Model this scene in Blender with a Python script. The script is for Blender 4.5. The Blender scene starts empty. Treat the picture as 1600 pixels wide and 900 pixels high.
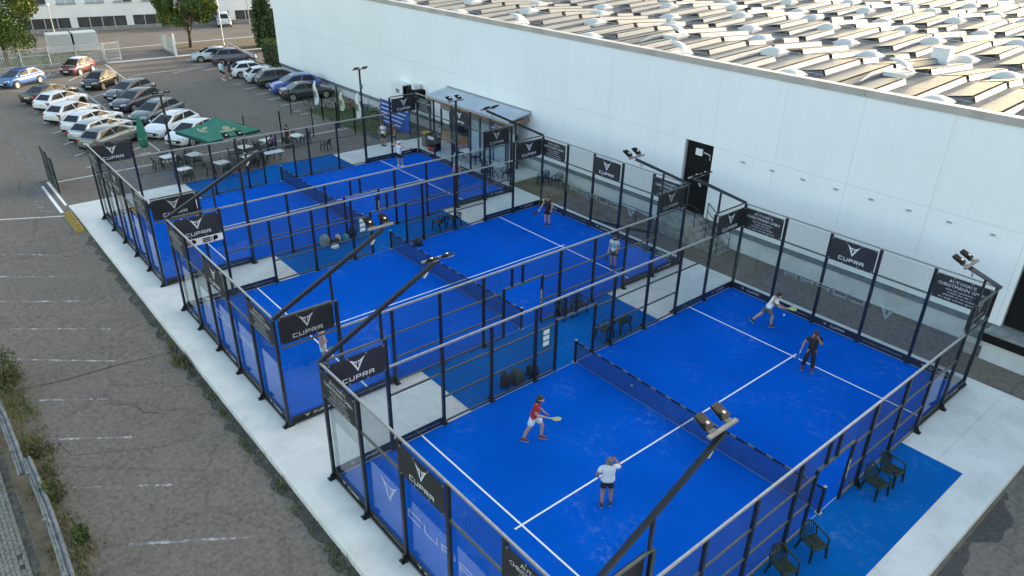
import bpy, bmesh, math, random
from mathutils import Vector, Matrix
random.seed(7)
S = bpy.context.scene
COL = S.collection
R = math.radians

# ------------------------------------------------------------------ camera
cam_d = bpy.data.cameras.new("camera")
cam = bpy.data.objects.new("camera", cam_d)
COL.objects.link(cam)
S.camera = cam
cr, cu, cf = Vector((.6423, .7666, .0176)), Vector((-.3648, .2854, .8863)), Vector((-.6746, .5752, -.4624))
cam.matrix_world = Matrix(((cr.x, cu.x, -cf.x, 16.141), (cr.y, cu.y, -cf.y, -6.979), (cr.z, cu.z, -cf.z, 15.29), (0, 0, 0, 1)))
cam_d.sensor_width = 36
cam_d.lens = 36*1138.99/1600
cam_d.clip_start = .1
cam_d.clip_end = 3000

# ------------------------------------------------------------------ light
SUN_EL, SUN_AZ = R(9), R(6)          # azimuth from +y towards +x: the sun stands low behind the hall
w = bpy.data.worlds.new("World")
S.world = w
w.use_nodes = True
wn = w.node_tree.nodes
sky = wn.new('ShaderNodeTexSky')
sky.sky_type = 'NISHITA'
sky.sun_disc = False
sky.sun_elevation = SUN_EL
sky.sun_rotation = SUN_AZ
sky.air_density = 1.0
sky.dust_density = 2.3
sky.ozone_density = 0.35
w.node_tree.links.new(sky.outputs[0], wn['Background'].inputs[0])
wn['Background'].inputs[1].default_value = .15
sd = bpy.data.lights.new("sun", 'SUN')
sd.energy = 2.0
sd.angle = R(.5)
sd.color = (1, .93, .82)
sun = bpy.data.objects.new("sun", sd)
COL.objects.link(sun)
sdir = Vector((math.sin(SUN_AZ)*math.cos(SUN_EL), math.cos(SUN_AZ)*math.cos(SUN_EL), math.sin(SUN_EL)))
sun.rotation_euler = sdir.to_track_quat('Z', 'Y').to_euler()
sun.location = sdir*200
S.view_settings.view_transform = 'Standard'
S.view_settings.look = 'None'
S.view_settings.gamma = 1
S.view_settings.exposure = 2.2

# ------------------------------------------------------------------ helpers
class MB:
    """collects geometry; build() links it as ONE mesh object"""
    def __init__(s):
        s.v, s.f, s.m = [], [], []
    def add(s, vs, fs, mi=0):
        o = len(s.v)
        s.v += [tuple(p) for p in vs]
        s.f += [tuple(i+o for i in f) for f in fs]
        s.m += [mi]*len(fs)
        return s
    def box(s, x0, x1, y0, y1, z0, z1, mi=0):
        return s.add([(x0,y0,z0),(x1,y0,z0),(x1,y1,z0),(x0,y1,z0),(x0,y0,z1),(x1,y0,z1),(x1,y1,z1),(x0,y1,z1)],
                     [(0,3,2,1),(4,5,6,7),(0,1,5,4),(1,2,6,5),(2,3,7,6),(3,0,4,7)], mi)
    def bar(s, p, q, w, h=None, mi=0, up=(0,0,1), caps=True):
        p, q = Vector(p), Vector(q); h = w if h is None else h
        d = (q-p).normalized(); up = Vector(up)
        if abs(d.dot(up)) > .95: up = Vector((0,1,0)) if abs(d.y) < .9 else Vector((1,0,0))
        a = d.cross(up).normalized()*w/2; b = a.cross(d).normalized()*h/2
        vs = [p-a-b, p+a-b, p+a+b, p-a+b, q-a-b, q+a-b, q+a+b, q-a+b]
        fs = [(0,1,5,4),(1,2,6,5),(2,3,7,6),(3,0,4,7)]
        if caps: fs += [(3,2,1,0),(4,5,6,7)]
        return s.add(vs, fs, mi)
    def tube(s, p, q, r, n=8, r2=None, mi=0, caps=True):
        p, q = Vector(p), Vector(q); r2 = r if r2 is None else r2
        d = (q-p).normalized()
        a = d.orthogonal().normalized(); b = d.cross(a)
        vs = []
        for c, rr in ((p, r), (q, r2)):
            for i in range(n):
                t = 2*math.pi*i/n
                vs.append(c+(a*math.cos(t)+b*math.sin(t))*rr)
        fs = [(i, (i+1) % n, n+(i+1) % n, n+i) for i in range(n)]
        if caps: fs += [tuple(range(n-1, -1, -1)), tuple(range(n, 2*n))]
        return s.add(vs, fs, mi)
    def path(s, pts, r, n=6, mi=0):
        for a, b in zip(pts, pts[1:]): s.tube(a, b, r, n, mi=mi)
        return s
    def ring(s, c, axis, R_, r, n=16, k=6, mi=0):
        c = Vector(c); ax = Vector(axis).normalized(); a = ax.orthogonal().normalized(); b = ax.cross(a)
        vs = []
        for i in range(n):
            t = 2*math.pi*i/n; d = a*math.cos(t)+b*math.sin(t)
            for j in range(k):
                u = 2*math.pi*j/k
                vs.append(c+d*(R_+r*math.cos(u))+ax*r*math.sin(u))
        fs = [(i*k+j, ((i+1) % n)*k+j, ((i+1) % n)*k+(j+1) % k, i*k+(j+1) % k) for i in range(n) for j in range(k)]
        return s.add(vs, fs, mi)
    def prism(s, pts, z0, z1, mi=0):
        n = len(pts)
        vs = [(x, y, z0) for x, y in pts]+[(x, y, z1) for x, y in pts]
        return s.add(vs, [tuple(range(n-1, -1, -1)), tuple(range(n, 2*n))]+[(i, (i+1) % n, n+(i+1) % n, n+i) for i in range(n)], mi)
    def ball(s, c, rx, ry=None, rz=None, nu=12, nv=8, mi=0, zmin=-1., rot=None):
        ry = rx if ry is None else ry; rz = rx if rz is None else rz
        vs = []; lo = math.asin(max(-1, zmin))
        for j in range(nv+1):
            t = lo+(math.pi/2-lo)*j/nv
            for i in range(nu):
                u = 2*math.pi*i/nu
                p = Vector((rx*math.cos(t)*math.cos(u), ry*math.cos(t)*math.sin(u), rz*math.sin(t)))
                if rot is not None: p = rot @ p
                vs.append(Vector(c)+p)
        fs = [(j*nu+i, j*nu+(i+1) % nu, (j+1)*nu+(i+1) % nu, (j+1)*nu+i) for j in range(nv) for i in range(nu)]
        return s.add(vs, fs, mi)
    def loft(s, rings, mi=0, caps=True):
        n = len(rings[0]); vs = [p for r in rings for p in r]; fs = []
        for j in range(len(rings)-1):
            for i in range(n):
                fs.append((j*n+i, j*n+(i+1) % n, (j+1)*n+(i+1) % n, (j+1)*n+i))
        if caps: fs += [tuple(range(n-1, -1, -1)), tuple(range((len(rings)-1)*n, len(rings)*n))]
        return s.add(vs, fs, mi)
    def sheet(s, pts, z, mi=0):
        return s.add([(p[0], p[1], z) for p in pts], [tuple(range(len(pts)))], mi)
    def mesh(s, name, mats, smooth=False, angle=None):
        me = bpy.data.meshes.new(name)
        me.from_pydata(s.v, [], s.f)
        for m in (mats if isinstance(mats, (list, tuple)) else [mats]): me.materials.append(m)
        me.polygons.foreach_set('material_index', s.m)
        if smooth: me.polygons.foreach_set('use_smooth', [True]*len(s.f))
        me.update()
        if smooth and angle:
            try: me.set_sharp_from_angle(angle=R(angle))
            except Exception: pass
        return me
    def build(s, name, mats, parent=None, loc=(0,0,0), rz=0, smooth=False, angle=None):
        return link(name, s.mesh(name, mats, smooth, angle), parent, loc, (0,0,rz))

KIDS = {}
def link(name, data, parent=None, loc=(0,0,0), rot=(0,0,0)):
    o = bpy.data.objects.new(name, data)
    o.location = loc; o.rotation_euler = rot
    if parent is not None:
        o.parent = parent
        KIDS.setdefault(parent.name, []).append(o)
    COL.objects.link(o)
    return o
def tag(o, label=None, cat=None, group=None, kind=None):
    if label: o['label'] = label
    if cat: o['category'] = cat
    if group: o['group'] = group
    if kind: o['kind'] = kind
    return o
def thing(name, label, cat, loc=(0,0,0), rz=0, group=None):
    return tag(link(name, None, None, loc, (0,0,rz)), label, cat, group)
def copy_tree(o, label, loc=None, rz=None, group=None):
    def cp(x, par):
        c = x.copy()
        if par is not None:
            c.parent = par
            KIDS.setdefault(par.name, []).append(c)
        COL.objects.link(c)
        for ch in KIDS.get(x.name, []): cp(ch, c)
        return c
    c = cp(o, None)
    c['label'] = label
    if group: c['group'] = group
    if loc is not None: c.location = loc
    if rz is not None: c.rotation_euler = (0,0,rz)
    return c
def structure(name, mb, mats, smooth=False):
    return tag(mb.build(name, mats, smooth=smooth), kind='structure')

# ------------------------------------------------------------------ materials
def P(name, col, rough=.6, var=.12, scale=6., metal=0., bump=0., bscale=40., spec=.5, coat=0., detail=4.):
    """principled paint with procedural mottling"""
    m = bpy.data.materials.new(name); m.use_nodes = True
    nt = m.node_tree; N = nt.nodes; L = nt.links
    b = N['Principled BSDF']
    b.inputs['Roughness'].default_value = rough
    b.inputs['Metallic'].default_value = metal
    b.inputs['Specular IOR Level'].default_value = spec
    if coat: b.inputs['Coat Weight'].default_value = coat; b.inputs['Coat Roughness'].default_value = .05
    tc = N.new('ShaderNodeTexCoord'); nz = N.new('ShaderNodeTexNoise')
    nz.inputs['Scale'].default_value = scale; nz.inputs['Detail'].default_value = detail
    L.new(tc.outputs['Object'], nz.inputs['Vector'])
    cr_ = N.new('ShaderNodeValToRGB')
    cr_.color_ramp.elements[0].position = .3; cr_.color_ramp.elements[1].position = .7
    cr_.color_ramp.elements[0].color = tuple(min(1, c*(1-var)) for c in col)+(1,)
    cr_.color_ramp.elements[1].color = tuple(min(1, c*(1+var)) for c in col)+(1,)
    L.new(nz.outputs['Fac'], cr_.inputs[0]); L.new(cr_.outputs[0], b.inputs['Base Color'])
    if bump:
        n2 = N.new('ShaderNodeTexNoise'); n2.inputs['Scale'].default_value = bscale; n2.inputs['Detail'].default_value = 3
        bp = N.new('ShaderNodeBump'); bp.inputs['Strength'].default_value = bump; bp.inputs['Distance'].default_value = .02
        L.new(tc.outputs['Object'], n2.inputs['Vector']); L.new(n2.outputs['Fac'], bp.inputs['Height']); L.new(bp.outputs[0], b.inputs['Normal'])
    return m

def glass(name, tint=(.9,.96,.95), base=.05, haze=0.):
    m = bpy.data.materials.new(name); m.use_nodes = True
    nt = m.node_tree; N = nt.nodes; L = nt.links
    N.remove(N['Principled BSDF'])
    out = N['Material Output']
    tr = N.new('ShaderNodeBsdfTransparent'); tr.inputs[0].default_value = tint+(1,)
    gl = N.new('ShaderNodeBsdfGlossy'); gl.inputs['Roughness'].default_value = .01
    lw = N.new('ShaderNodeLayerWeight'); lw.inputs[0].default_value = .5
    pw = N.new('ShaderNodeMath'); pw.operation = 'POWER'; pw.inputs[1].default_value = 5
    mu = N.new('ShaderNodeMath'); mu.operation = 'MULTIPLY_ADD'; mu.inputs[1].default_value = .9; mu.inputs[2].default_value = base
    L.new(lw.outputs['Facing'], pw.inputs[0]); L.new(pw.outputs[0], mu.inputs[0])
    mx = N.new('ShaderNodeMixShader')
    tc = N.new('ShaderNodeTexCoord'); nz = N.new('ShaderNodeTexNoise'); nz.inputs['Scale'].default_value = .9
    bp = N.new('ShaderNodeBump'); bp.inputs['Strength'].default_value = .03; bp.inputs['Distance'].default_value = .05
    L.new(tc.outputs['Object'], nz.inputs[0]); L.new(nz.outputs[0], bp.inputs['Height']); L.new(bp.outputs[0], gl.inputs['Normal'])
    L.new(mu.outputs[0], mx.inputs[0]); L.new(tr.outputs[0], mx.inputs[1]); L.new(gl.outputs[0], mx.inputs[2])
    if haze:
        df = N.new('ShaderNodeBsdfDiffuse'); df.inputs[0].default_value = (.7,.75,.75,1)
        m2 = N.new('ShaderNodeMixShader'); m2.inputs[0].default_value = haze
        L.new(mx.outputs[0], m2.inputs[1]); L.new(df.outputs[0], m2.inputs[2]); L.new(m2.outputs[0], out.inputs[0])
    else: L.new(mx.outputs[0], out.inputs[0])
    return m

def ramp(N, pts):
    r_ = N.new('ShaderNodeValToRGB'); e = r_.color_ramp.elements
    while len(e) < len(pts): e.new(.5)
    for i, (p, c) in enumerate(pts): e[i].position = p; e[i].color = tuple(c)+(1,) if len(c) == 3 else c
    return r_

def asphalt(name, dark, light, tint):
    m = bpy.data.materials.new(name); m.use_nodes = True
    nt = m.node_tree; N = nt.nodes; L = nt.links; b = N['Principled BSDF']
    b.inputs['Roughness'].default_value = .88; b.inputs['Specular IOR Level'].default_value = .3
    tc = N.new('ShaderNodeTexCoord')
    def noise(sc, det=5, rough=.6):
        n = N.new('ShaderNodeTexNoise'); n.inputs['Scale'].default_value = sc; n.inputs['Detail'].default_value = det; n.inputs['Roughness'].default_value = rough
        L.new(tc.outputs['Object'], n.inputs[0]); return n
    a = noise(.22, 6); r1 = ramp(N, [(.3, dark), (.7, light)]); L.new(a.outputs[0], r1.inputs[0])
    g = noise(7, 8, .75); r2 = ramp(N, [(.3, (.52,.52,.52)), (.5, (1,1,1)), (.72, (1.45,1.43,1.4))]); L.new(g.outputs[0], r2.inputs[0])
    mm = N.new('ShaderNodeMixRGB'); mm.blend_type = 'MULTIPLY'; mm.inputs[0].default_value = 1
    L.new(r1.outputs[0], mm.inputs[1]); L.new(r2.outputs[0], mm.inputs[2])
    p = noise(.7, 7, .7); r3 = ramp(N, [(.52, (0,0,0)), (.66, (1,1,1))]); L.new(p.outputs[0], r3.inputs[0])
    mp = N.new('ShaderNodeMixRGB'); mp.inputs[2].default_value = tint+(1,)
    md = N.new('ShaderNodeMath'); md.operation = 'MULTIPLY'; md.inputs[1].default_value = .35
    L.new(r3.outputs[0], md.inputs[0]); L.new(md.outputs[0], mp.inputs[0]); L.new(mm.outputs[0], mp.inputs[1])
    vo = N.new('ShaderNodeTexVoronoi'); vo.feature = 'DISTANCE_TO_EDGE'; vo.inputs['Scale'].default_value = .27
    wv = noise(1.1, 4); mxv = N.new('ShaderNodeMixRGB'); mxv.inputs[0].default_value = .35
    L.new(tc.outputs['Object'], mxv.inputs[1]); L.new(wv.outputs['Color'], mxv.inputs[2]); L.new(mxv.outputs[0], vo.inputs['Vector'])
    rc = ramp(N, [(0, (.45,.44,.42)), (.006, (.7,.7,.69)), (.014, (1,1,1))]); L.new(vo.outputs['Distance'], rc.inputs[0])
    mc = N.new('ShaderNodeMixRGB'); mc.blend_type = 'MULTIPLY'; mc.inputs[0].default_value = .35
    L.new(mp.outputs[0], mc.inputs[1]); L.new(rc.outputs[0], mc.inputs[2]); L.new(mc.outputs[0], b.inputs['Base Color'])
    bp = N.new('ShaderNodeBump'); bp.inputs['Strength'].default_value = .5; bp.inputs['Distance'].default_value = .01
    f = noise(60, 3); L.new(f.outputs[0], bp.inputs['Height']); L.new(bp.outputs[0], b.inputs['Normal'])
    return m

def turf(name, col, wear):
    m = bpy.data.materials.new(name); m.use_nodes = True
    nt = m.node_tree; N = nt.nodes; L = nt.links; b = N['Principled BSDF']
    b.inputs['Roughness'].default_value = .9; b.inputs['Specular IOR Level'].default_value = .04
    tc = N.new('ShaderNodeTexCoord')
    def noise(sc, det=5, rough=.6):
        n = N.new('ShaderNodeTexNoise'); n.inputs['Scale'].default_value = sc; n.inputs['Detail'].default_value = det; n.inputs['Roughness'].default_value = rough
        L.new(tc.outputs['Object'], n.inputs[0]); return n
    a = noise(.35, 5); r1 = ramp(N, [(.3, tuple(c*.86 for c in col)), (.7, tuple(c*1.12 for c in col))]); L.new(a.outputs[0], r1.inputs[0])
    s1 = noise(.33, 2); s2 = noise(3.2, 8, .8)
    k1 = ramp(N, [(.5, (0,0,0)), (.68, (1,1,1))]); k2 = ramp(N, [(.5, (0,0,0)), (.78, (1,1,1))])
    L.new(s1.outputs[0], k1.inputs[0]); L.new(s2.outputs[0], k2.inputs[0])
    mu = N.new('ShaderNodeMath'); mu.operation = 'MULTIPLY'; L.new(k1.outputs[0], mu.inputs[0]); L.new(k2.outputs[0], mu.inputs[1])
    md = N.new('ShaderNodeMath'); md.operation = 'MULTIPLY'; md.inputs[1].default_value = wear; L.new(mu.outputs[0], md.inputs[0])
    mx = N.new('ShaderNodeMixRGB'); mx.inputs[2].default_value = (.22,.36,.55,1); L.new(md.outputs[0], mx.inputs[0]); L.new(r1.outputs[0], mx.inputs[1])
    L.new(mx.outputs[0], b.inputs['Base Color'])
    bp = N.new('ShaderNodeBump'); bp.inputs['Strength'].default_value = .4; bp.inputs['Distance'].default_value = .01
    f = noise(120, 2); L.new(f.outputs[0], bp.inputs['Height']); L.new(bp.outputs[0], b.inputs['Normal'])
    return m

def worn_paint(name, col, lo=.42, hi=.55):
    """road paint worn through to the asphalt in patches"""
    m = P(name, col, .7, .08, 8)
    nt = m.node_tree; N = nt.nodes; L = nt.links; b = N['Principled BSDF']; out = N['Material Output']
    tc = N.new('ShaderNodeTexCoord'); nz = N.new('ShaderNodeTexNoise'); nz.inputs['Scale'].default_value = 2.2; nz.inputs['Detail'].default_value = 8; nz.inputs['Roughness'].default_value = .8
    L.new(tc.outputs['Object'], nz.inputs[0])
    r_ = ramp(N, [(lo, (0,0,0)), (hi, (1,1,1))]); L.new(nz.outputs[0], r_.inputs[0])
    tr = N.new('ShaderNodeBsdfTransparent'); mx = N.new('ShaderNodeMixShader')
    L.new(r_.outputs[0], mx.inputs[0]); L.new(tr.outputs[0], mx.inputs[1]); L.new(b.outputs[0], mx.inputs[2]); L.new(mx.outputs[0], out.inputs[0])
    return m

def streaky(name, col, *a, **k):
    """painted cladding with faint vertical rain streaks and grime"""
    m = P(name, col, *a, **k); nt = m.node_tree; N = nt.nodes; L = nt.links; b = N['Principled BSDF']
    src = b.inputs['Base Color'].links[0].from_socket
    tc = N.new('ShaderNodeTexCoord'); mp = N.new('ShaderNodeMapping'); mp.inputs['Scale'].default_value = (2.6,2.6,.10)
    nz = N.new('ShaderNodeTexNoise'); nz.inputs['Scale'].default_value = 1.2; nz.inputs['Detail'].default_value = 7; nz.inputs['Roughness'].default_value = .7
    L.new(tc.outputs['Object'], mp.inputs[0]); L.new(mp.outputs[0], nz.inputs[0])
    r_ = ramp(N, [(.45, (1,1,1)), (.8, (.955,.95,.945))]); L.new(nz.outputs[0], r_.inputs[0])
    mx = N.new('ShaderNodeMixRGB'); mx.blend_type = 'MULTIPLY'; mx.inputs[0].default_value = 1
    L.new(src, mx.inputs[1]); L.new(r_.outputs[0], mx.inputs[2]); L.new(mx.outputs[0], b.inputs['Base Color'])
    return m

def stained(name, col, *a, **k):
    """cast concrete with water marks, grey bloom and small dark specks"""
    m = P(name, col, *a, **k); nt = m.node_tree; N = nt.nodes; L = nt.links; b = N['Principled BSDF']
    src = b.inputs['Base Color'].links[0].from_socket; tc = N.new('ShaderNodeTexCoord')
    for sc, lo, hi, c in ((.9, .46, .70, (.86,.865,.87)), (2.6, .55, .75, (.84,.83,.81)), (26, .66, .74, (.62,.60,.57))):
        nz = N.new('ShaderNodeTexNoise'); nz.inputs['Scale'].default_value = sc; nz.inputs['Detail'].default_value = 7; nz.inputs['Roughness'].default_value = .65
        L.new(tc.outputs['Object'], nz.inputs[0])
        r_ = ramp(N, [(lo, (1,1,1)), (hi, c)]); L.new(nz.outputs[0], r_.inputs[0])
        mx = N.new('ShaderNodeMixRGB'); mx.blend_type = 'MULTIPLY'; mx.inputs[0].default_value = 1
        L.new(src, mx.inputs[1]); L.new(r_.outputs[0], mx.inputs[2]); src = mx.outputs[0]
    L.new(src, b.inputs['Base Color'])
    return m

M = {}
M['asphalt'] = asphalt('asphalt', (.155,.132,.108), (.180,.155,.128), (.215,.185,.15))
M['road'] = asphalt('road_asphalt', (.14,.125,.11), (.19,.17,.15), (.2,.17,.13))

M['concrete'] = stained('pale_concrete', (.66,.65,.62), .85, .07, .6, bump=.15, bscale=30, detail=8)
M['concrete_dk'] = P('weathered_concrete', (.26,.26,.25), .85, .3, 3, bump=.3)
M['turf'] = turf('blue_turf', (.0,.096,.52), .55)
M['walk'] = turf('faded_blue_turf', (.002,.108,.38), .45)
M['line'] = P('white_line', (.8,.82,.82), .75, .06, 20)
M['worn'] = worn_paint('worn_white_paint', (.46,.455,.44), .45, .6)
M['paint'] = worn_paint('white_road_paint', (.6,.6,.58), .36, .44)
M['wet'] = worn_paint('damp_asphalt', (.055,.052,.048), .34, .5)
M['dirt'] = worn_paint('mossy_dirt_film', (.07,.066,.052), .40, .56)
M['pale'] = worn_paint('pale_worn_strip', (.22,.205,.18), .38, .62)
M['seam'] = worn_paint('tar_seam', (.03,.028,.026), .36, .5)
M['black'] = P('black_powder_coat', (.012,.015,.018), .38, .25, 9)
M['blackmat'] = P('matt_black', (.008,.008,.009), .75, .25, 9, spec=.2)
M['wire'] = P('dark_wire', (.018,.02,.024), .45, .2, 5)
M['rail'] = P('grey_steel_rail', (.34,.35,.34), .35, .15, 5, metal=.35)
M['raild'] = P('dark_grey_rail', (.10,.105,.10), .4, .2, 5, metal=.2)
M['banner'] = P('black_banner_cloth', (.018,.019,.023), .55, .3, 1.5, bump=.35, bscale=3)
M['print'] = P('pale_print', (.62,.64,.66), .6, .05, 9)
M['printdim'] = P('dull_print', (.33,.34,.35), .6, .1, 9)
M['glass'] = glass('court_glass', (.93,.955,.95), .036, .0)
M['film'] = glass('etched_film', (.9,.93,.93), .04, .32)
M['net'] = P('net_cord', (.012,.012,.02), .8, .2, 9)
M['wall'] = streaky('white_cladding', (.80,.82,.83), .6, .025, .25, bump=.04, bscale=2, detail=6)
M['plinth'] = P('plinth_render', (.55,.56,.57), .8, .12, 1.2, detail=8)
M['gap'] = P('dark_joint_and_shade', (.17,.18,.19), .9, .2, 3)
M['coping'] = P('coping_metal', (.42,.39,.36), .45, .18, .8, metal=.2, detail=6)
M['roof'] = P('roof_membrane', (.16,.16,.16), .95, .3, .7, detail=8, spec=.15)
M['pv'] = P('solar_glass', (.06,.072,.095), .35, .2, 2, spec=.10)
M['pvframe'] = P('alu_frame', (.5,.5,.5), .4, .1, 4, metal=.5)
M['sheet'] = P('pale_sheet_metal', (.30,.295,.285), .6, .08, 1.2, spec=.3)
M['dome'] = P('acrylic_dome', (.50,.50,.49), .5, .05, 3, spec=.3)
M['white'] = P('white_plastic', (.72,.73,.73), .45, .06, 4)
M['chair'] = P('dark_green_plastic', (.008,.024,.02), .5, .2, 6, spec=.25)
M['chairmat'] = P('charcoal_plastic', (.035,.038,.04), .45, .2, 6)
M['umb'] = P('green_canvas', (.02,.155,.11), .8, .12, 2, bump=.2, bscale=6)
M['cream'] = P('cream_print', (.55,.48,.28), .7, .2, 14)
M['canopy'] = P('canopy_sheet', (.40,.46,.52), .5, .12, .7)
M['wood'] = P('fascia_wood', (.30,.15,.07), .6, .3, 3)
M['bar'] = P('grey_bar', (.16,.16,.15), .6, .15, 5, spec=.3)
M['pole'] = P('galvanised_post', (.42,.43,.43), .5, .15, 5, metal=.3)
M['bark'] = P('bark', (.07,.05,.035), .9, .3, 8, bump=.6)
M['leaf1'] = P('leaf_dark', (.045,.085,.02), .7, .35, 2)
M['leaf2'] = P('leaf_mid', (.09,.14,.026), .7, .35, 2)
M['leaf3'] = P('leaf_yellow', (.22,.19,.03), .7, .35, 2)
M['weed'] = P('weed_green', (.09,.13,.03), .8, .35, 3)
M['weedy'] = P('weed_straw', (.19,.16,.07), .85, .35, 3)
M['grass'] = P('lawn', (.05,.08,.025), .9, .4, 3)
M['earth'] = P('bare_earth', (.145,.115,.075), .95, .35, 1.4, bump=.5, bscale=12, detail=8)
M['moss'] = P('mossy_dirt', (.085,.08,.065), .95, .5, 5, detail=8)
M['steel'] = P('weathered_guard_rail', (.20,.21,.215), .65, .4, 5, metal=.3, bump=.3, detail=8)
M['yellow'] = P('yellow_rubber', (.48,.30,.02), .6, .25, 5)
M['tyre'] = P('tyre_rubber', (.015,.015,.015), .8, .2, 9)
M['rim'] = P('alloy_rim', (.55,.54,.5), .35, .1, 5, metal=.5)
M['cglass'] = P('car_glass', (.012,.014,.016), .1, .2, 3, spec=.32)
M['head'] = P('headlight_lens', (.55,.57,.6), .15, .1, 9)
M['tail'] = P('tail_lamp', (.28,.015,.02), .2, .2, 9)
M['plate'] = P('number_plate', (.65,.65,.62), .5, .05, 9)
M['skin'] = P('skin', (.46,.26,.18), .6, .1, 9)
M['skintan'] = P('tanned_skin', (.33,.17,.11), .6, .1, 9)
M['hair'] = P('dark_hair', (.03,.018,.012), .6, .3, 30)
M['hairgrey'] = P('greying_hair', (.16,.13,.09), .6, .3, 30)
M['bluesign'] = P('blue_windscreen_cloth', (.015,.06,.33), .7, .12, 2)
M['fence'] = P('pale_fence_paint', (.45,.46,.45), .6, .15, 3)
M['screen'] = P('dark_mesh_screen', (.035,.045,.05), .8, .2, 4)
M['red'] = P('barrier_red', (.45,.05,.04), .6, .1, 5)
M['facade'] = P('white_render', (.74,.76,.78), .85, .05, .5)
M['window'] = P('dark_window_glass', (.05,.055,.06), .08, .4, 1.2, spec=.8)
M['windowl'] = P('pale_blind', (.42,.5,.56), .3, .15, 1.5)
M['paver'] = P('paver', (.20,.19,.165), .9, .3, 9, bump=.4)
M['lamp'] = P('lamp_reflector', (.62,.6,.55), .15, .2, 14, metal=.6)
M['balls'] = P('tennis_felt', (.62,.68,.40), .9, .1, 40)

def gz(x):
    """ground height: the yard falls gently towards the near court"""
    return -.012 if x < -29 else (-.25 if x > -12 else -.012-.238*(x+29)/17)
# ------------------------------------------------------------------ ground
XA, XB, XC = -25.89, -13.14, 0.0           # left edges of the far, middle and near court; each court is 10 x 20 m
mb = MB()
xs = [-400, -120, -60, -29, -12, 20, 60, 400]; ys = [-400, -40, 0, 40, 400]
for i in range(len(xs)-1):
    for j in range(len(ys)-1):
        a, b, c, d = xs[i], xs[i+1], ys[j], ys[j+1]
        mb.add([(a,c,gz(a)),(b,c,gz(b)),(b,d,gz(b)),(a,d,gz(a))], [(0,1,2,3)])
structure('asphalt_yard', mb, M['asphalt'])
structure('road', MB().sheet([(-130,-60),(-73.2,-60),(-72.4,9),(-72,60),(-130,60)], -.008), M['road'])
structure('road_edge_line', MB().sheet([(-80.9,-40),(-80.7,-40),(-80.1,40),(-80.3,40)], -.004), M['line'])
structure('gateway_kerb', MB().sheet([(-72.2,11.3),(-71.5,11.3),(-71.1,30),(-71.8,30)], -.003), M['concrete'])
structure('planting_bed', MB().sheet([(-71.6,22.2),(-71.6,32),(-79.5,32),(-79.5,19.6),(-76,20.2)], -.001), M['earth'])
structure('verge', MB().sheet([(-79.9,-30),(-73.2,-30),(-73.0,10.5),(-79.6,10.8)], -.001), M['grass'])
structure('bare_earth_strip', MB().sheet([(-17.5,20.9),(-12,20.9),(-9.2,21.3),(-6.6,22.3),(-7.2,23.2),(-9,23.98),(-17.5,23.98)], -.10), M['earth'])
mb = MB()
wob = random.Random(3)
pts = [(13.1,10.2)]+[(13.5+.05*wob.random()+.24*math.sin(t*.21+1)+.1*math.sin(t*.53), 10.4+t*.104) for t in range(48)]+[(13.1,15.6)]
structure('damp_patch', MB().sheet(pts, -.243), M['wet'])
# pavers of the footway beyond the guard rail
structure('footway_base', MB().sheet([(-30,-7.55),(6,-7.55),(6,-14),(-30,-14)], -.246), M['moss'])
mb = MB(); rp = random.Random(11)
y = -7.75; k = 0
while y > -10.6:
    x = -14.0+(.105 if k % 2 else 0)
    while x < 1.2:
        if rp.random() > .03:
            h = -.215+rp.random()*.012
            mb.box(x, x+.196, y-.096, y, -.25, h)
        x += .21
    y -= .108; k += 1
tag(mb.build('footway_pavers', M['paver']), kind='stuff')

# painted parking lines (thin sheets on the asphalt)
lines = MB()
def pline(a, b, w=.11, mbx=None, dz=.006):
    a, b = Vector(a+(0,)), Vector(b+(0,)); d = (b-a).normalized(); n = Vector((-d.y, d.x, 0))*w/2
    L_ = (b-a).length; k_ = max(1, int(L_/1.5))
    for i in range(k_):
        p, q = a+(b-a)*(i/k_), a+(b-a)*((i+1)/k_)
        mbx.add([(v.x, v.y, gz(v.x)+dz) for v in (p-n, q-n, q+n, p+n)], [(0,1,2,3)])
worn = MB()
for a, b in [((-13.6,-6.3),(-11.2,-3.4)),((-16.3,-6.2),(-13.8,-2.9)),((-19.2,-6.3),(-17.0,-3.3)),((-7.7,-6.4),(-6.1,-4.2)),
             ((-4.7,-6.2),(-3.0,-3.9)),((-1.4,-5.6),(.5,-2.8)),((-22.2,-6.4),(-19.6,-2.9)),((-25,-6.2),(-22.5,-2.9)),((-10.4,-6.4),(-8.6,-4.0))]:
    pline(a, b, .10, worn)
structure('worn_parking_lines', worn, M['worn'])
good = MB()
pline((-30.5,-7.2),(-27.7,-1.72), .12, good)
dd = Vector((-.565,.825))
for x in (-58.6,-54.6,-51.0,-47.4,-43.9,-40.6,-37.4):          # stall lines of the two slanting rows
    pline((x+1.7,1.2),(x+1.7+dd.x*5.2,1.2+dd.y*5.2), .11, good)
    pline((x+1.7+dd.x*6.2,1.2+dd.y*6.2),(x+1.7+dd.x*11,1.2+dd.y*11), .11, good)
pline((-61.4,6.2),(-36.5,6.0), .09, good)
for x, L_ in ((-65.2,2.8),(-62.5,1.4),(-54.3,1.2),(-51.8,1.2),(-49.05,1.2),(-46.6,1.2),(-44.0,2.6),(-41.5,.7),(-40.2,.7)):
    pline((x,18.05),(x-.1,18.05+L_), .13, good)
for a, b in [((-62.8,15.2),(-65.2,20.8)),((-63.7,11.7),(-64.4,18.9)),((-60.3,10.5),(-71.4,11.0)),((-66.4,3.6),(-70.6,7.6)),((-64.6,6.2),(-69.5,9.8)),
             ((-62.5,1.2),(-60.4,5.4)),((-68.9,4.6),(-66.5,6.8)),((-69.6,5.6),(-66.6,4.5))]:
    pline(a, b, .12, good)
pline((-33.9,-.8),(-34.4,20.5), .16, good)
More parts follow.
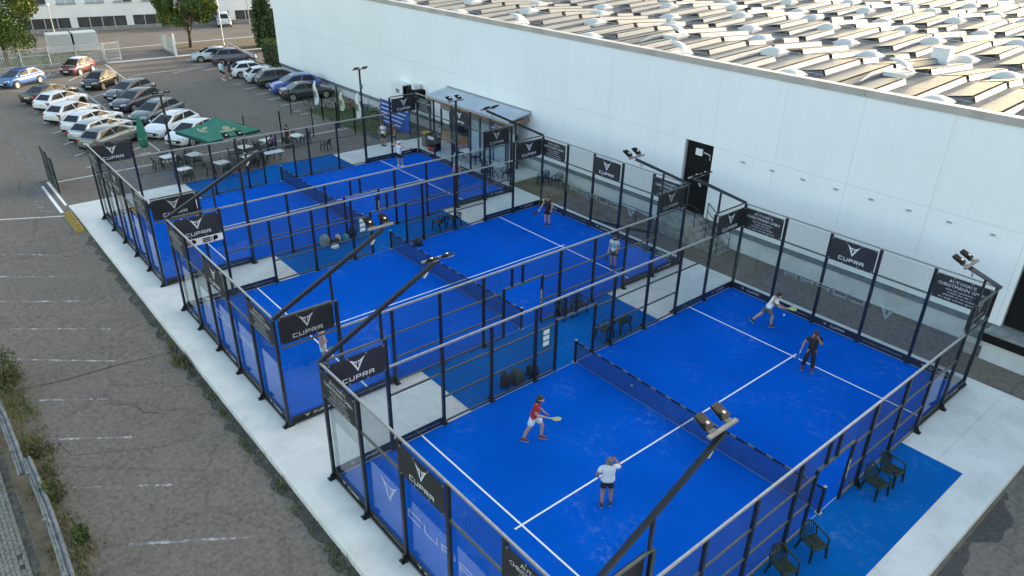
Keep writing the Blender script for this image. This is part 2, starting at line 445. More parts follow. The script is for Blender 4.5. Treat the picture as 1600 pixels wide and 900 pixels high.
structure('parking_lines', good, M['paint'])
structure('pale_asphalt_strip', MB().sheet([(-62,-1.6),(-34.6,-1.75),(-34.6,-1.2),(-62,-.9)], -.007).sheet([(-34.5,-2.6),(-28.2,-2.75),(-28.2,-1.85),(-34.5,-1.7)], .001), M['pale'])
structure('kerb_edge_lines', MB().sheet([(-34.2,-1.22),(-34.2,-1.36),(-29.3,-1.36),(-29.3,-1.22)], 0.0).sheet([(-33.6,-1.62),(-33.6,-1.78),(-28.2,-1.78),(-28.2,-1.62)], 0.0), M['line'])
structure('asphalt_seam', MB().sheet([(-11.4,-6.9),(-11.0,-5.2),(-10.9,-3.6),(-10.5,-1.3),(-10.46,-1.3),(-10.86,-3.6),(-10.96,-5.2),(-11.36,-6.9)], -.235), M['seam'])
crk = MB()
def crack(pts, w=.03):
    for a, b in zip(pts, pts[1:]): 
        d = (Vector(b)-Vector(a)).normalized(); n = Vector((-d.y, d.x))*w/2
        crk.add([(p[0]+s*n.x, p[1]+s*n.y, gz(p[0])+.004) for p, s in ((a,-1),(b,-1),(b,1),(a,1))], [(0,1,2,3)])
crack([(-8.6,-4.4),(-7.8,-3.6),(-7.2,-3.5),(-6.9,-3.1)], .03)
crack([(-7.2,-6.1),(-6.3,-5.9),(-5.9,-5.2),(-5.0,-3.6),(-4.9,-2.4)], .02)
structure('asphalt_cracks', crk, M['seam'])

# dirt and moss along the foot of the platform
mb = MB(); rp = random.Random(5); top = []; 
xs = [-24+i*.45 for i in range(72)]
for a, b in zip(xs, xs[1:]):
    wa = .18+.22*abs(math.sin(a*1.7))+.12*math.sin(a*5.1); wb = .18+.22*abs(math.sin(b*1.7))+.12*math.sin(b*5.1)
    mb.add([(a,-1.22,gz(a)+.005),(a,-1.22-max(.06,wa),gz(a)+.005),(b,-1.22-max(.06,wb),gz(b)+.005),(b,-1.22,gz(b)+.005)], [(0,1,2,3)])
structure('dirt_margin', mb, M['dirt'])
def blades(name, spots, mats, seed, h=(.08,.3), wd=.02):
    rb = random.Random(seed); q = MB()
    for x, y, z, n, sp, hs in spots:
        for i in range(n):
            px, py = rb.gauss(x, sp), rb.gauss(y, sp*.6); hh = rb.uniform(*h)*hs
            t = rb.random()*6.28; l = rb.uniform(.1,.7)*hh
            ax, ay = math.cos(t)*wd, math.sin(t)*wd
            q.add([(px-ax,py-ay,z),(px+ax,py+ay,z),(px+math.cos(t+1.6)*l,py+math.sin(t+1.6)*l,z+hh)], [(0,1,2)], rb.randrange(len(mats)))
    return tag(q.build(name, mats), kind='stuff')
rb = random.Random(21)
sp = [(rb.uniform(-20,4), -1.33-rb.random()*.2, -.25, rb.randrange(6,30), .14, rb.uniform(.3,.9)) for _ in range(60)]
sp += [(-9.6,-1.5,-.25,160,.22,1.3),(-9.2,-1.45,-.25,90,.2,1.0)]
blades('edge_grass', sp, [M['weed'], M['weedy'], M['moss']], 22)
structure('weedy_margin', MB().sheet([(-15,-7.5),(-15,-6.9)]+[(-14+i*.8, -6.62+.3*math.sin(i*1.9)+.18*math.sin(i*4.3)) for i in range(20)]+[(2.2,-6.3),(2.2,-7.5)], -.240), M['earth'])
sp = [(rb.uniform(-13,2), rb.uniform(-7.2,-6.35), -.25, rb.randrange(15,60), .22, rb.uniform(.4,1.1)) for _ in range(110)]
blades('margin_weeds', sp, [M['weed'], M['weedy'], M['weedy']], 23, wd=.018)
sp = [(rb.uniform(-14,1), rb.uniform(-8.2,-7.4), -.25, rb.randrange(6,20), .15, rb.uniform(.3,.6)) for _ in range(50)]
blades('footway_weeds', sp, [M['weed'], M['weedy']], 24)
def bush(x, y, rx, h, n, label, seed, mats, z=-.25, leaf=.07, name='weed_bush', cat='bush', grp='weeds along the guard rail', ry=None):
    rb = random.Random(seed); q = MB(); ry = ry or rx
    for i in range(9):
        t = rb.random()*6.28; q.tube((rb.gauss(0,.05),rb.gauss(0,.05),0),(math.cos(t)*rx*.6,math.sin(t)*ry*.6,h*rb.uniform(.5,.9)), .012, 5, .004, mi=0)
    for i in range(n):
        t = rb.random()*6.28; u = rb.random()**.5; zz = rb.random()
        k = (1-.75*abs(zz-.4)**1.3)*(.75+.25*math.sin(3*t+seed))
        p = Vector((math.cos(t)*rx*u*k, math.sin(t)*ry*u*k, zz*h))
        a = Vector((rb.gauss(0,1),rb.gauss(0,1),rb.gauss(0,.6))).normalized()*leaf*rb.uniform(.5,1.3); b = a.orthogonal().normalized()*leaf*.4
        q.add([p-a,p+b,p+a,p-b], [(0,1,2,3)], 1+rb.randrange(len(mats)))
    return tag(q.build(name, [M['bark']]+mats, loc=(x,y,z)), label, cat, grp)
bush(-11.9,-6.85,.85,1.5,1500,'tall yellow green weed bush at the left edge, largest beside the guard rail',1,[M['weed'],M['weedy'],M['weed']])
bush(-4.4,-6.75,.42,.75,500,'knee high green weed bush between the bent guard rail and the cracked asphalt',2,[M['weed'],M['weed'],M['weedy']])
bush(-2.3,-6.5,.3,.55,320,'small bright green weed tuft at the foot of the guard rail near the bottom',3,[M['weed'],M['weed']])
bush(-6.9,-6.8,.3,.5,260,'low straw coloured weed tuft where the two guard rail lengths meet',4,[M['weedy'],M['weed']])

# ------------------------------------------------------------------ concrete platform, split at its expansion joints
mb = MB(); mb.box(-29.18,12.98,-1.18,20.83,-.6,-.06)
plat = structure('concrete_platform', mb, M['concrete_dk'])
cx = [-29.2,-27.2,-20.6,-14.5,-8.0,-1.52,5.0,11.2,13.0]; cy = [-1.2,5.0,15.0,20.85]
for i in range(len(cx)-1):
    for j in range(len(cy)-1):
        MB().box(cx[i]+.003,cx[i+1]-.003,cy[j]+.003,cy[j+1]-.003,-.3,0).build('slab', M['concrete'], plat)
for xo, nm in ((XA,0),(XB,1),(XC,2)):
    t = structure('court_turf', MB().sheet([(xo,0),(xo+10,0),(xo+10,20),(xo,20)], .006), M['turf'])
    lm = MB()
    for v in (3.05,16.95): lm.sheet([(xo,v-.03),(xo+10,v-.03),(xo+10,v+.03),(xo,v+.03)], .0105)
    lm.sheet([(xo+4.97,2.8),(xo+5.03,2.8),(xo+5.03,3.02),(xo+4.97,3.02)], .0105)
    lm.sheet([(xo+4.97,3.08),(xo+5.03,3.08),(xo+5.03,16.92),(xo+4.97,16.92)], .0105)
    lm.sheet([(xo+4.97,16.98),(xo+5.03,16.98),(xo+5.03,17.2),(xo+4.97,17.2)], .0105)
    structure('court_lines', lm, M['line'])
for a, b in ((XA-3.3,XA-.02),(XA+10.02,XB-.02),(XB+10.02,-.02),(10.02,11.98)):
    structure('walkway_turf', MB().sheet([(a,5.1),(b,5.1),(b,15.05),(a,15.05)], .006), M['walk'])

structure('rear_apron', MB().box(-29.2,-17.2,20.87,23.95,-.3,-.012), M['concrete'])
# ------------------------------------------------------------------ hall
hall = thing('industrial_hall', 'long white clad industrial hall with solar panels on its folded grey roof', 'hall', (0,24,0))
WX0, WX1 = -57.2, 26.0
DOORS = [(-6.46,-4.70),(9.64,11.40)]
core = MB()
segs = [WX0+.1]+[e for d in DOORS for e in d]+[WX1]
for i in range(0, len(segs), 2): core.box(segs[i],segs[i+1],.12,.4,-.6,8.5)
for a, b in DOORS:
    core.box(a,b,.12,.4,-.6,.88); core.box(a,b,.12,.4,4.78,8.5)
core.box(WX0+.1,WX0+.4,.4,88,-.6,8.4); core.box(WX1-.3,WX1,.4,88,-.6,8.4); core.box(WX0+.1,WX1,87.7,88,-.6,8.4)
core.build('wall', M['plinth'], hall)
MB().box(WX0+.05,WX1,.06,.12,.62,.925).build('base_shade_band', M['gap'], hall)  # dark band under the cladding lip: gap shadow put into the colour
for a, b in DOORS: MB().box(a-.02,b+.02,.41,.5,.7,4.9).build('doorway', M['blackmat'], hall)
joints = [-1.27+3.565*k for k in range(-16,8)]
joints = sorted([WX0]+[j for j in joints if WX0+1 < j < WX1-.5]+[WX1])
for a, b in zip(joints, joints[1:]):
    MB().box(a+.004,b-.004,-.0,.115,4.782,8.56).build('cladding_panel', M['wall'], hall)
    cuts = [a]
    for d in DOORS:
        if a < d[1] and b > d[0]: cuts += [max(a,d[0]), min(b,d[1])]
    cuts.append(b)
    for i in range(0, len(cuts), 2):
        if cuts[i+1]-cuts[i] > .15: MB().box(cuts[i]+.004,cuts[i+1]-.004,0,.115,.93,4.774).build('cladding_panel', M['wall'], hall)
k = WX0
while k < WX1:
    e = min(k+6.6, WX1); MB().box(k+.006,e-.006,-.06,.36,8.565,8.86).build('coping', M['coping'], hall); k = e
VAL = [0,6,12,18,24,30,36,42,48,54,60,66,72,78,84]
def rz_(y): 
    p = (y % 12)/6; return 8.42+.3*(p if p <= 1 else 2-p)
mb = MB()
mb.add([(x_,a+.3 if a == 0 else a,rz_(a)) for a in VAL for x_ in (WX0,WX1)], [(2*i,2*i+1,2*i+3,2*i+2) for i in range(len(VAL)-1)])
mb.build('roof', M['roof'], hall)
for i in range(9):
    q = MB(); q.box(-.02,.02,-.12,-.01,0,.03); q.box(.09,.13,-.12,-.01,0,.03); q.box(-.02,.13,-.02,-.003,-.04,.04)
    q.box(-.02,.03,-.17,-.14,0,.09).build('wall_bracket', M['pole'], hall, (-2.93+1.605*i,-.001,4.42))
for a, b, nm in ((-6.46,-4.70,'a'),(9.64,11.40,'b')):
    MB().box(a+.04,b-.04,.2,.26,.95,4.7).build('door_leaf', M['blackmat'], hall)
MB().box(-5.82,-5.42,.1,.19,4.08,4.42).build('door_window', M['white'], hall)
q = MB(); q.bar((-5.35,.17,4.28),(-4.95,.17,4.22),.05,.06); q.bar((-4.95,.17,4.22),(-4.95,.17,3.95),.04,.04); q.build('vent_pipe', M['pole'], hall)

def stair(x0, x1, label, steps_dir):
    t = thing('door_landing', label, 'landing', (0,24,0), 0)
    MB().box(x0,x1,-1.15,-.0,.78,.9).build('landing_slab', M['concrete_dk'], t)
    return t
t = thing('outdoor_stairs', 'grey concrete stairs with black railings below the tall black door left of the hall', 'stairs', (0,24,0))
MB().box(-6.6,-4.45,-1.2,-.02,-.3,.9).build('landing', M['concrete_dk'], t)
for i in range(6):
    MB().box(-4.45+i*.28,-4.17+i*.28,-1.2,-.02,-.3,.74-.19*i).build('step', M['concrete_dk'], t)
q = MB()
q.path([(-6.6,-1.15,.9),(-6.6,-1.15,1.85),(-4.45,-1.15,1.85),(-2.9,-1.15,.75),(-2.9,-1.15,-.25)], .022)
q.path([(-6.6,-1.15,1.4),(-4.45,-1.15,1.4),(-2.9,-1.15,.3)], .016); q.tube((-4.45,-1.15,.8),(-4.45,-1.15,1.85),.02); q.tube((-3.7,-1.15,.2),(-3.7,-1.15,1.32),.016)
q.build('railing', M['black'], t)
q = MB(); q.path([(-4.45,-.1,.9),(-4.45,-.1,1.85),(-2.9,-.1,.75),(-2.9,-.1,-.25)], .022); q.path([(-4.45,-.1,1.4),(-2.9,-.1,.3)],.016); q.build('railing', M['black'], t)
t = thing('pipe_railing', 'low black pipe railing in front of the hall left of the stairs', 'railing', (0,22.6,-.25))
q = MB(); q.path([(-9.3,0,0),(-9.3,0,.95),(-7.0,0,.95),(-7.0,0,0)], .024); q.path([(-9.3,0,.5),(-7,0,.5)], .018); q.tube((-8.1,0,0),(-8.1,0,.95),.02); q.build('rail_frame', M['black'], t)
t = thing('door_landing', 'grey slab landing with black edge under the black door at the right edge', 'landing', (0,24,0))
MB().box(9.38,11.7,-.98,-.01,.82,.9).build('landing_slab', M['concrete_dk'], t)
MB().box(9.36,11.72,-1.02,-.985,.56,.9).build('edge_board', M['blackmat'], t)
MB().box(9.5,11.6,-.9,-.05,-.3,.81).build('support', M['plinth'], t)

# solar arrays and roof domes
def in_view(x, y, mg):
    t_ = (y-24)/48.
    return -36.5+ t_*29-mg < x < 8.6-t_*15.5+mg
domes = []
for k in range(-8, 4):
    for yy in range(0, 7):
        domes.append((4.5+6.54*k, 25.3+7.6*yy)); domes.append((1.22+6.54*k, 29.1+7.6*yy))
domes = [d for d in domes if in_view(d[0], d[1], 2.0)]
ORD = ['first','second','third','fourth','fifth','sixth','seventh','eighth','ninth','tenth','eleventh','twelfth','thirteenth','fourteenth','fifteenth','sixteenth','seventeenth','eighteenth','nineteenth','twentieth','twenty-first','twenty-second','twenty-third','twenty-fourth','twenty-fifth','twenty-sixth','twenty-seventh','twenty-eighth','twenty-ninth','thirtieth','thirty-first','thirty-second','thirty-third','thirty-fourth']
dq = MB()
dq.box(-.5,.5,-.5,.5,0,.15,0); dq.box(-.56,.56,-.56,.56,.15,.20,0)
base_me = dq.mesh('dome_kerb', M['white'])
dq = MB(); n_ = 8; vs = []; fs = []
for i in range(n_+1):
    for j in range(n_+1):
        a, b = -1+2*i/n_, -1+2*j/n_
        vs.append((a*.53,b*.53,.205+.21*(1-a*a)**.55*(1-b*b)**.55))
for i in range(n_):
    for j in range(n_): fs.append((i*(n_+1)+j,(i+1)*(n_+1)+j,(i+1)*(n_+1)+j+1,i*(n_+1)+j+1))
dome_me = dq.add(vs, fs).mesh('dome', M['dome'], True)
OPEN = {}
domes.sort(key=lambda d: (round((d[1]-24)/3.8), -d[0]))
cnt = {}
for (x, y) in domes:
    row = int(round((y-25.3)/3.8)); cnt[row] = cnt.get(row, -1)+1
    opened = (abs(x-1.22) < .1 and abs(y-29.1) < .1) or (row == 0 and cnt[row] in (2,4)) or (row == 1 and cnt[row] == 3)
    t = thing('roof_dome', f"{'open' if opened else 'white'} skylight dome, {ORD[cnt[row]]} from the right in the {ORD[row]} line behind the parapet", 'skylight', (x,y,rz_(y-24)-.02), 0, 'skylight domes on the hall roof')
    link('dome_kerb', base_me, t)
    o = link('dome', dome_me, t)
    if opened: o.location = (-.1,.1,.3); o.rotation_euler = (R(-14),R(20),0)
PANEL = 1.62
pm = MB(); c_, s_ = math.cos(R(11)), math.sin(R(11))
pm.bar((-1.02*c_,0,.05),(0,0,.05+1.02*s_),PANEL-.02,.035,0)
panel_me = pm.mesh('solar_panel', M['pv'])
defl = {}
def deflector(n, slope):
    if (n, slope) not in defl:
        q = MB(); L_ = n*PANEL
        q.add([(.10,0,.235),(.205,0,.01),(.205,L_,.01),(.10,L_,.235),(.108,0,.235),(.213,0,.01),(.213,L_,.01),(.108,L_,.235)],
              [(3,2,1,0),(4,5,6,7),(0,1,5,4),(2,3,7,6),(0,4,7,3),(1,2,6,5)])
        for i in range(n+1):
            q.box(-1.0,.1,i*PANEL-.02,i*PANEL+.02,0,.03,1)
        q.add([(-.9,.01,.03),(.02,.01,.03),(.02,.01,.2)], [(0,1,2),(2,1,0)], 2); q.add([(-.9,L_-.01,.03),(.02,L_-.01,.03),(.02,L_-.01,.2)], [(0,1,2),(2,1,0)], 2)
        defl[(n, slope)] = q.mesh('wind_deflector', [M['sheet'],M['pvframe'],M['gap']])
    return defl[(n, slope)]
sl = R(math.degrees(math.atan(.3/6)))
FOLD = ['nearest','second','third','fourth','fifth','sixth','seventh','eighth']
for si in range(8):
    ya, yb = 24+6*si+(.42 if si == 0 else .2), 24+6*(si+1)-.12
    cntr = 0
    for k in range(14, -24, -1):
        x = .41+1.635*k
        if not in_view(x, (ya+yb)/2, 2.2): continue
        short = k % 2 != 0
        spans = [(ya, yb)]
        if short:
            for d in domes:
                if abs(d[0]-(x-.6)) < .9:
                    new = []
                    for a, b in spans:
                        if d[1]+.85 <= a or d[1]-.85 >= b: new.append((a,b)); continue
                        new += [(a, d[1]-.85), (d[1]+.85, b)]
                    spans = new
        spans = [(a,b) for a, b in spans if b-a > 1.62]
        for pi, (a, b) in enumerate(spans):
            n = int((b-a+.25)/PANEL)
            if n < 1: continue
            a0 = b-n*PANEL if (si % 2 == 0 and b == yb) else a
            up = 1 if si % 2 == 0 else -1
            where = f", {'nearer' if pi == 0 else 'farther'} piece" if len(spans) > 1 else ''
            t = thing('solar_array', f"{ORD[cntr]} solar row from the right on the {FOLD[si]} roof fold, {n} panels long{where}", 'solar array', (x,a0,rz_(a0-24+.001)+.02), 0, 'solar arrays on the hall roof')
            t.rotation_euler = (sl*up,0,0)
            link('wind_deflector', deflector(n, 0), t)
            for i in range(n): link('solar_panel', panel_me, t, (0,PANEL*(i+.5),0))
        cntr += 1
t = thing('roof_vent_box', 'pale grey ventilation box standing among the solar rows on the roof', 'vent box', (.55,35.4,8.5), R(4))
MB().box(-.42,.42,-.42,.42,0,.74).build('housing', M['white'], t); MB().box(-.46,.46,-.46,.46,.745,.79).build('lid', M['white'], t)

# canopy with the kiosk front below it
t = thing('canopy_roof', 'grey sheet canopy roof with wooden fascia on the hall wall', 'canopy', (-23.2,24,0))
q = MB(); q.add([(-4.6,-1.95,3.3),(4.6,-1.95,3.3),(4.6,-.01,3.62),(-4.6,-.01,3.62),(-4.6,-1.95,3.38),(4.6,-1.95,3.38),(4.6,-.01,3.7),(-4.6,-.01,3.7)], [(0,3,2,1),(4,5,6,7),(0,1,5,4),(1,2,6,5),(2,3,7,6),(3,0,4,7)]); q.build('roof_sheet', M['canopy'], t)
MB().bar((-4.6,-.03,3.74),(4.6,-.03,3.74),.08,.06).build('wall_flashing', M['sheet'], t)
MB().box(-4.5,4.5,-1.9,-1.84,3.05,3.28).build('fascia', M['wood'], t)
MB().box(4.42,4.5,-1.82,-.05,3.1,3.27).build('fascia', M['wood'], t)
for x in (-4.4,-1.5,1.5,4.4): MB().box(x-.06,x+.06,-1.82,-1.7,-.05,3.28).build('post', M['raild'], t)
t = thing('kiosk', 'glazed club kiosk front with dark frames under the canopy', 'kiosk', (-23.2,24,0))
q = MB(); q.box(-4.3,4.3,-.9,-.82,2.3,3.0); q.build('lintel_panel', M['sheet'], t)
MB().box(-4.3,-1.0,-.9,-.82,-.05,1.0).build('counter_front', M['wood'], t); MB().box(-4.3,-1.0,-1.2,-.75,1.0,1.06).build('counter_top', M['raild'], t)
for x in (-4.3,-2.7,-1.0,.4,1.8,3.1,4.22): MB().box(x,x+.08,-.92,-.8,-.05,2.3).build('frame_post', M['black'], t)
for a, b in ((-.92,.4),(.48,1.8),(1.88,3.1),(3.18,4.22)): MB().box(a,b,-.87,-.85,.05,2.28).build('glass_pane', M['windowl'], t)
MB().box(-4.2,-1.1,-.2,-.14,0,2.3).build('back_wall', M['blackmat'], t)
t = thing('air_conditioner', 'white air conditioning cabinet with dark louvred side on the hall wall left of the canopy', 'air conditioner', (-33.5,24,1.9))
MB().box(-.8,.8,-.8,-.02,0,1.15).build('cabinet', M['white'], t); MB().box(-.15,.35,-.815,-.802,.45,.75).build('badge', M['gap'], t)
MB().box(.805,.83,-.75,-.06,.08,1.05).build('louvre', M['blackmat'], t)
t = thing('duct_box', 'dark open duct box with a white pipe beside the air conditioning cabinet', 'duct', (-31.4,24,1.95))
MB().box(-.9,.7,-.7,-.02,0,1.0).build('box', M['blackmat'], t); MB().box(-.1,.25,-.72,-.1,1.0,1.35).build('pipe', M['white'], t); MB().box(-.94,.74,-.74,-.71,0,.06).build('trim', M['sheet'], t)
# ------------------------------------------------------------------ lettering
def map2(mb, polys, o, ux, uz, mi=0):
    """flat print: 2-D polygons laid on the plane through o spanned by ux, uz"""
    o, ux, uz = Vector(o), Vector(ux), Vector(uz)
    for p in polys: mb.add([o+ux*a+uz*b for a, b in p], [tuple(range(len(p)))], mi)
def rect(x0, y0, x1, y1): return [(x0,y0),(x1,y0),(x1,y1),(x0,y1)]
def wide_word(W, H):
    """the five wide square letters C U P R A, centred, as stroke polygons"""
    n = 5; g = W*.045; w_ = (W-4*g)/5; t = H*.2; out = []
    x0 = -W/2
    def C(x): return [rect(x,H-t,x+w_,H), rect(x,t,x+t,H-t), rect(x,0,x+w_,t)]
    def U(x): return [rect(x,t,x+t,H), rect(x+w_-t,t,x+w_,H), rect(x,0,x+w_,t)]
    def Pp(x): return [rect(x,0,x+t,H-t), rect(x,H-t,x+w_,H), rect(x+w_-t,H*.34+t,x+w_,H-t), rect(x+t,H*.34,x+w_,H*.34+t)]
    def Rr(x): return Pp(x)+[[(x+w_*.5,H*.34),(x+w_*.5+t*1.3,H*.34),(x+w_,0),(x+w_-t*1.3,0)]]
    def A(x): return [rect(x,0,x+t,H-t), rect(x,H-t,x+w_,H), rect(x+w_-t,0,x+w_,H-t), rect(x+t,H*.34,x+w_-t,H*.34+t)]
    for i, f in enumerate((C,U,Pp,Rr,A)): out += f(x0+i*(w_+g))
    return out
def emblem(s):
    """horned triangular emblem, about 2s wide, centred on its middle"""
    half = [[(1,.85),(.36,.47),(.07,.47),(.07,.30),(.42,.30),(.66,.36)],
            [(.66,.36),(.42,.30),(.0,-.48),(0,-.88)],
            [(.07,.30),(.17,.30),(.25,.0),(.10,-.24),(.14,.05)]]
    out = []
    for p in half:
        out.append([(a*s,b*s) for a, b in p]); out.append([(-a*s,b*s) for a, b in reversed(p)])
    return out
_txt = {}
def text_polys(txt, size):
    """polygons of a line of text in the built-in font, centred at x = 0"""
    if txt not in _txt:
        c = bpy.data.curves.new('text', 'FONT'); c.body = txt; c.align_x = 'CENTER'; c.size = 1; c.resolution_u = 1
        o = bpy.data.objects.new('text', c); COL.objects.link(o)
        bpy.context.view_layer.update()
        me = o.to_mesh(); _txt[txt] = [[(me.vertices[i].co.x, me.vertices[i].co.y) for i in p.vertices] for p in me.polygons]
        o.to_mesh_clear(); bpy.data.objects.remove(o); bpy.data.curves.remove(c)
    return [[(a*size,b*size) for a, b in p] for p in _txt[txt]]

def both(mb, polys, dx, dz, off, mi=0):
    """print on the -y face and, readable from behind, on the +y face"""
    map2(mb, polys, (dx,-off,dz), (1,0,0), (0,0,1), mi)
    map2(mb, polys, (-dx,off,dz), (-1,0,0), (0,0,1), mi)
def cloth(w_, h, seed):
    q = MB(); n, k = 10, 4; vs = []; r_ = random.Random(seed)
    for s in (-1,1):
        for i in range(n+1):
            for j in range(k+1): vs.append((-w_/2+w_*i/n, s*.004, h*j/k))
    fs = []
    for s in (0,1):
        o = s*(n+1)*(k+1)
        for i in range(n):
            for j in range(k):
                f = (o+i*(k+1)+j, o+(i+1)*(k+1)+j, o+(i+1)*(k+1)+j+1, o+i*(k+1)+j+1)
                fs.append(f if s == 0 else f[::-1])
    return q.add(vs, fs)
BW, BH = 1.86, .92
sheet_me = cloth(BW, BH, 1).mesh('banner_cloth', M['banner'])
q = MB(); both(q, emblem(.26), 0, .60, .009); emb_me = q.mesh('emblem', M['print'])
q = MB(); both(q, wide_word(1.02,.145), 0, .12, .009); word_me = q.mesh('lettering', M['print'])
q = MB()
both(q, text_polys('AUTOHAUS',.17), 0, .70, .009); both(q, text_polys('CHRISTMANN GMBH',.17), 0, .53, .009); title_me = q.mesh('lettering', M['print'])
q = MB()
rl = random.Random(4)
for row, (wd, z) in enumerate(((.98,.40),(.8,.29),(1.06,.18),(1.3,.06))):        # the small lines are too blurred to read: broken strokes
    x = -wd/2
    while x < wd/2:
        l = rl.uniform(.03,.075); both(q, [rect(x,0,min(x+l,wd/2),.05)], 0, z, .009); x += l+rl.choice((.015,.015,.05))
small_me = q.mesh('small_print', M['printdim'])
eye = MB()
for x in (-BW/2+.05, -.3, .3, BW/2-.05):
    for z in (.04, BH-.04): eye.box(x-.02,x+.02,-.012,.012,z-.02,z+.02)
eye_me = eye.mesh('eyelet', M['rail'])
def banner(kind, x, y, rz, label, z=3.04):
    t = tag(link('banner', sheet_me, None, (x,y,z), (0,0,rz)), label, 'banner', 'black banners on the court walls')
    if kind == 'e': link('emblem', emb_me, t); link('lettering', word_me, t)
    else: link('lettering', title_me, t); link('small_print', small_me, t)
    link('eyelet', eye_me, t)
    return t

# ------------------------------------------------------------------ court enclosure (built once, copied twice)
def wires(x0, x1, z0, z1, pitch=.05, r=.0034):
    q = MB()
    n = int((x1-x0)/pitch)
    for i in range(1, n): x = x0+(x1-x0)*i/n; q.bar((x,0,z0),(x,0,z1), r, caps=False)
    n = int((z1-z0)/pitch)
    for i in range(1, n): z = z0+(z1-z0)*i/n; q.bar((x0,.004,z),(x1,.004,z), r, caps=False)
    return q
cage = thing('court_enclosure', 'glass and black mesh enclosure around the nearest blue court', 'court enclosure', (XC,0,0), 0, 'padel court enclosures')
def post_me(h, w_=.10, d=.08):
    q = MB(); q.box(-w_/2,w_/2,-d/2,d/2,0,h); return q.mesh('post', M['black'])
p4, p3 = post_me(4.04,.11,.09), post_me(3.0,.10,.09)
q = MB(); q.box(-.10,.10,-.20,.16,.0,.02); q.add([(-.012,-.04,.02),(-.012,-.19,.02),(-.012,-.04,.26),(.012,-.04,.02),(.012,-.19,.02),(.012,-.04,.26)], [(0,1,2),(5,4,3),(0,3,4,1),(1,4,5,2),(2,5,3,0)])
q.box(-.085,.085,-.09,-.04,.02,.12); foot_me = q.mesh('foot_plate', M['black'])
q = MB()
for z in (.35,.9,1.5,2.1,2.7): q.box(-.02,.02,-.062,-.045,z-.02,z+.02)
clip_me = q.mesh('glass_clip', M['raild'])
def post(x, y, rz, me, foot=True):
    o = link('post', me, cage, (x,y,0), (0,0,rz))
    if foot: link('foot_plate', foot_me, o); link('glass_clip', clip_me, o)
    return o
def pane_me(w_, h): return MB().box(-w_/2,w_/2,-.006,.006,.03,h).mesh('glass_pane', M['glass'])
g3, g2 = pane_me(1.95,2.98), pane_me(1.95,1.96)
m1, m3 = wires(-.95,.95,0,.98).mesh('mesh_panel', M['wire']), wires(-.95,.95,.06,2.97).mesh('mesh_panel', M['wire'])
mh, ml = wires(-.46,.46,.06,2.97).mesh('mesh_panel', M['wire']), wires(-.96,.96,2.2,2.97).mesh('mesh_panel', M['wire'])
def rail(a, b, mt='raild', s=.05):
    a, b = Vector(a), Vector(b); link('rail', MB().bar((0,0,0), b-a, s, s*1.2).mesh('rail', M[mt]), cage, a)
skirt = MB().box(-.985,.985,-.012,.012,.0,.30).mesh('skirting', M['banner'])
q = MB(); both(q, emblem(.085), -.42, .17, .016); both(q, wide_word(.62,.095), .12, .11, .016); sk1 = q.mesh('lettering', M['print'])
q = MB(); both(q, text_polys('AUTOHAUS-CHRISTMANN.DE',.115), 0, .11, .016); sk2 = q.mesh('lettering', M['printdim'])
rt = random.Random(9)
for ye, rz in ((0,0),(20,math.pi)):
    sgn = -1 if ye == 0 else 1
    for x in range(0, 11, 2):
        post(x, ye+sgn*.075, rz, p4)
    for b in range(5):
        xc = 2*b+1
        o = link('glass_pane', g3, cage, (xc,ye,0), (R(rt.uniform(-.35,.35)),0,R(rt.uniform(-.35,.35))))
        link('mesh_panel', m1, cage, (xc,ye+sgn*.03,3.03))
        s_ = link('skirting', skirt, cage, (xc,ye+sgn*.035-sgn*0,0.012), (0,0,rz))
        link('lettering', sk1 if b % 2 == 0 else sk2, s_)
        rail((2*b+.055,ye+sgn*.07,3.0),(2*b+1.945,ye+sgn*.07,3.0))
        rail((2*b+.055,ye+sgn*.07,.09),(2*b+1.945,ye+sgn*.07,.09), 'black', .07)
    rail((-.1,ye+sgn*.075,4.07),(10.1,ye+sgn*.075,4.07), 'rail', .05)
    # film lettering on the end glass
    q = MB()
    xs_ = 3.2 if ye == 0 else 6.8
    ux = (1,0,0) if ye == 0 else (-1,0,0)
    map2(q, emblem(.42), (xs_,ye+sgn*.012,1.74), ux, (0,0,1))
    link('film_lettering', q.mesh('film_lettering', M['film']), cage)
    q = MB(); map2(q, wide_word(3.5,.27), (xs_+(2.65 if ye == 0 else -2.65),ye+sgn*.012,1.585), ux, (0,0,1))
    link('film_lettering', q.mesh('film_lettering', M['film']), cage)
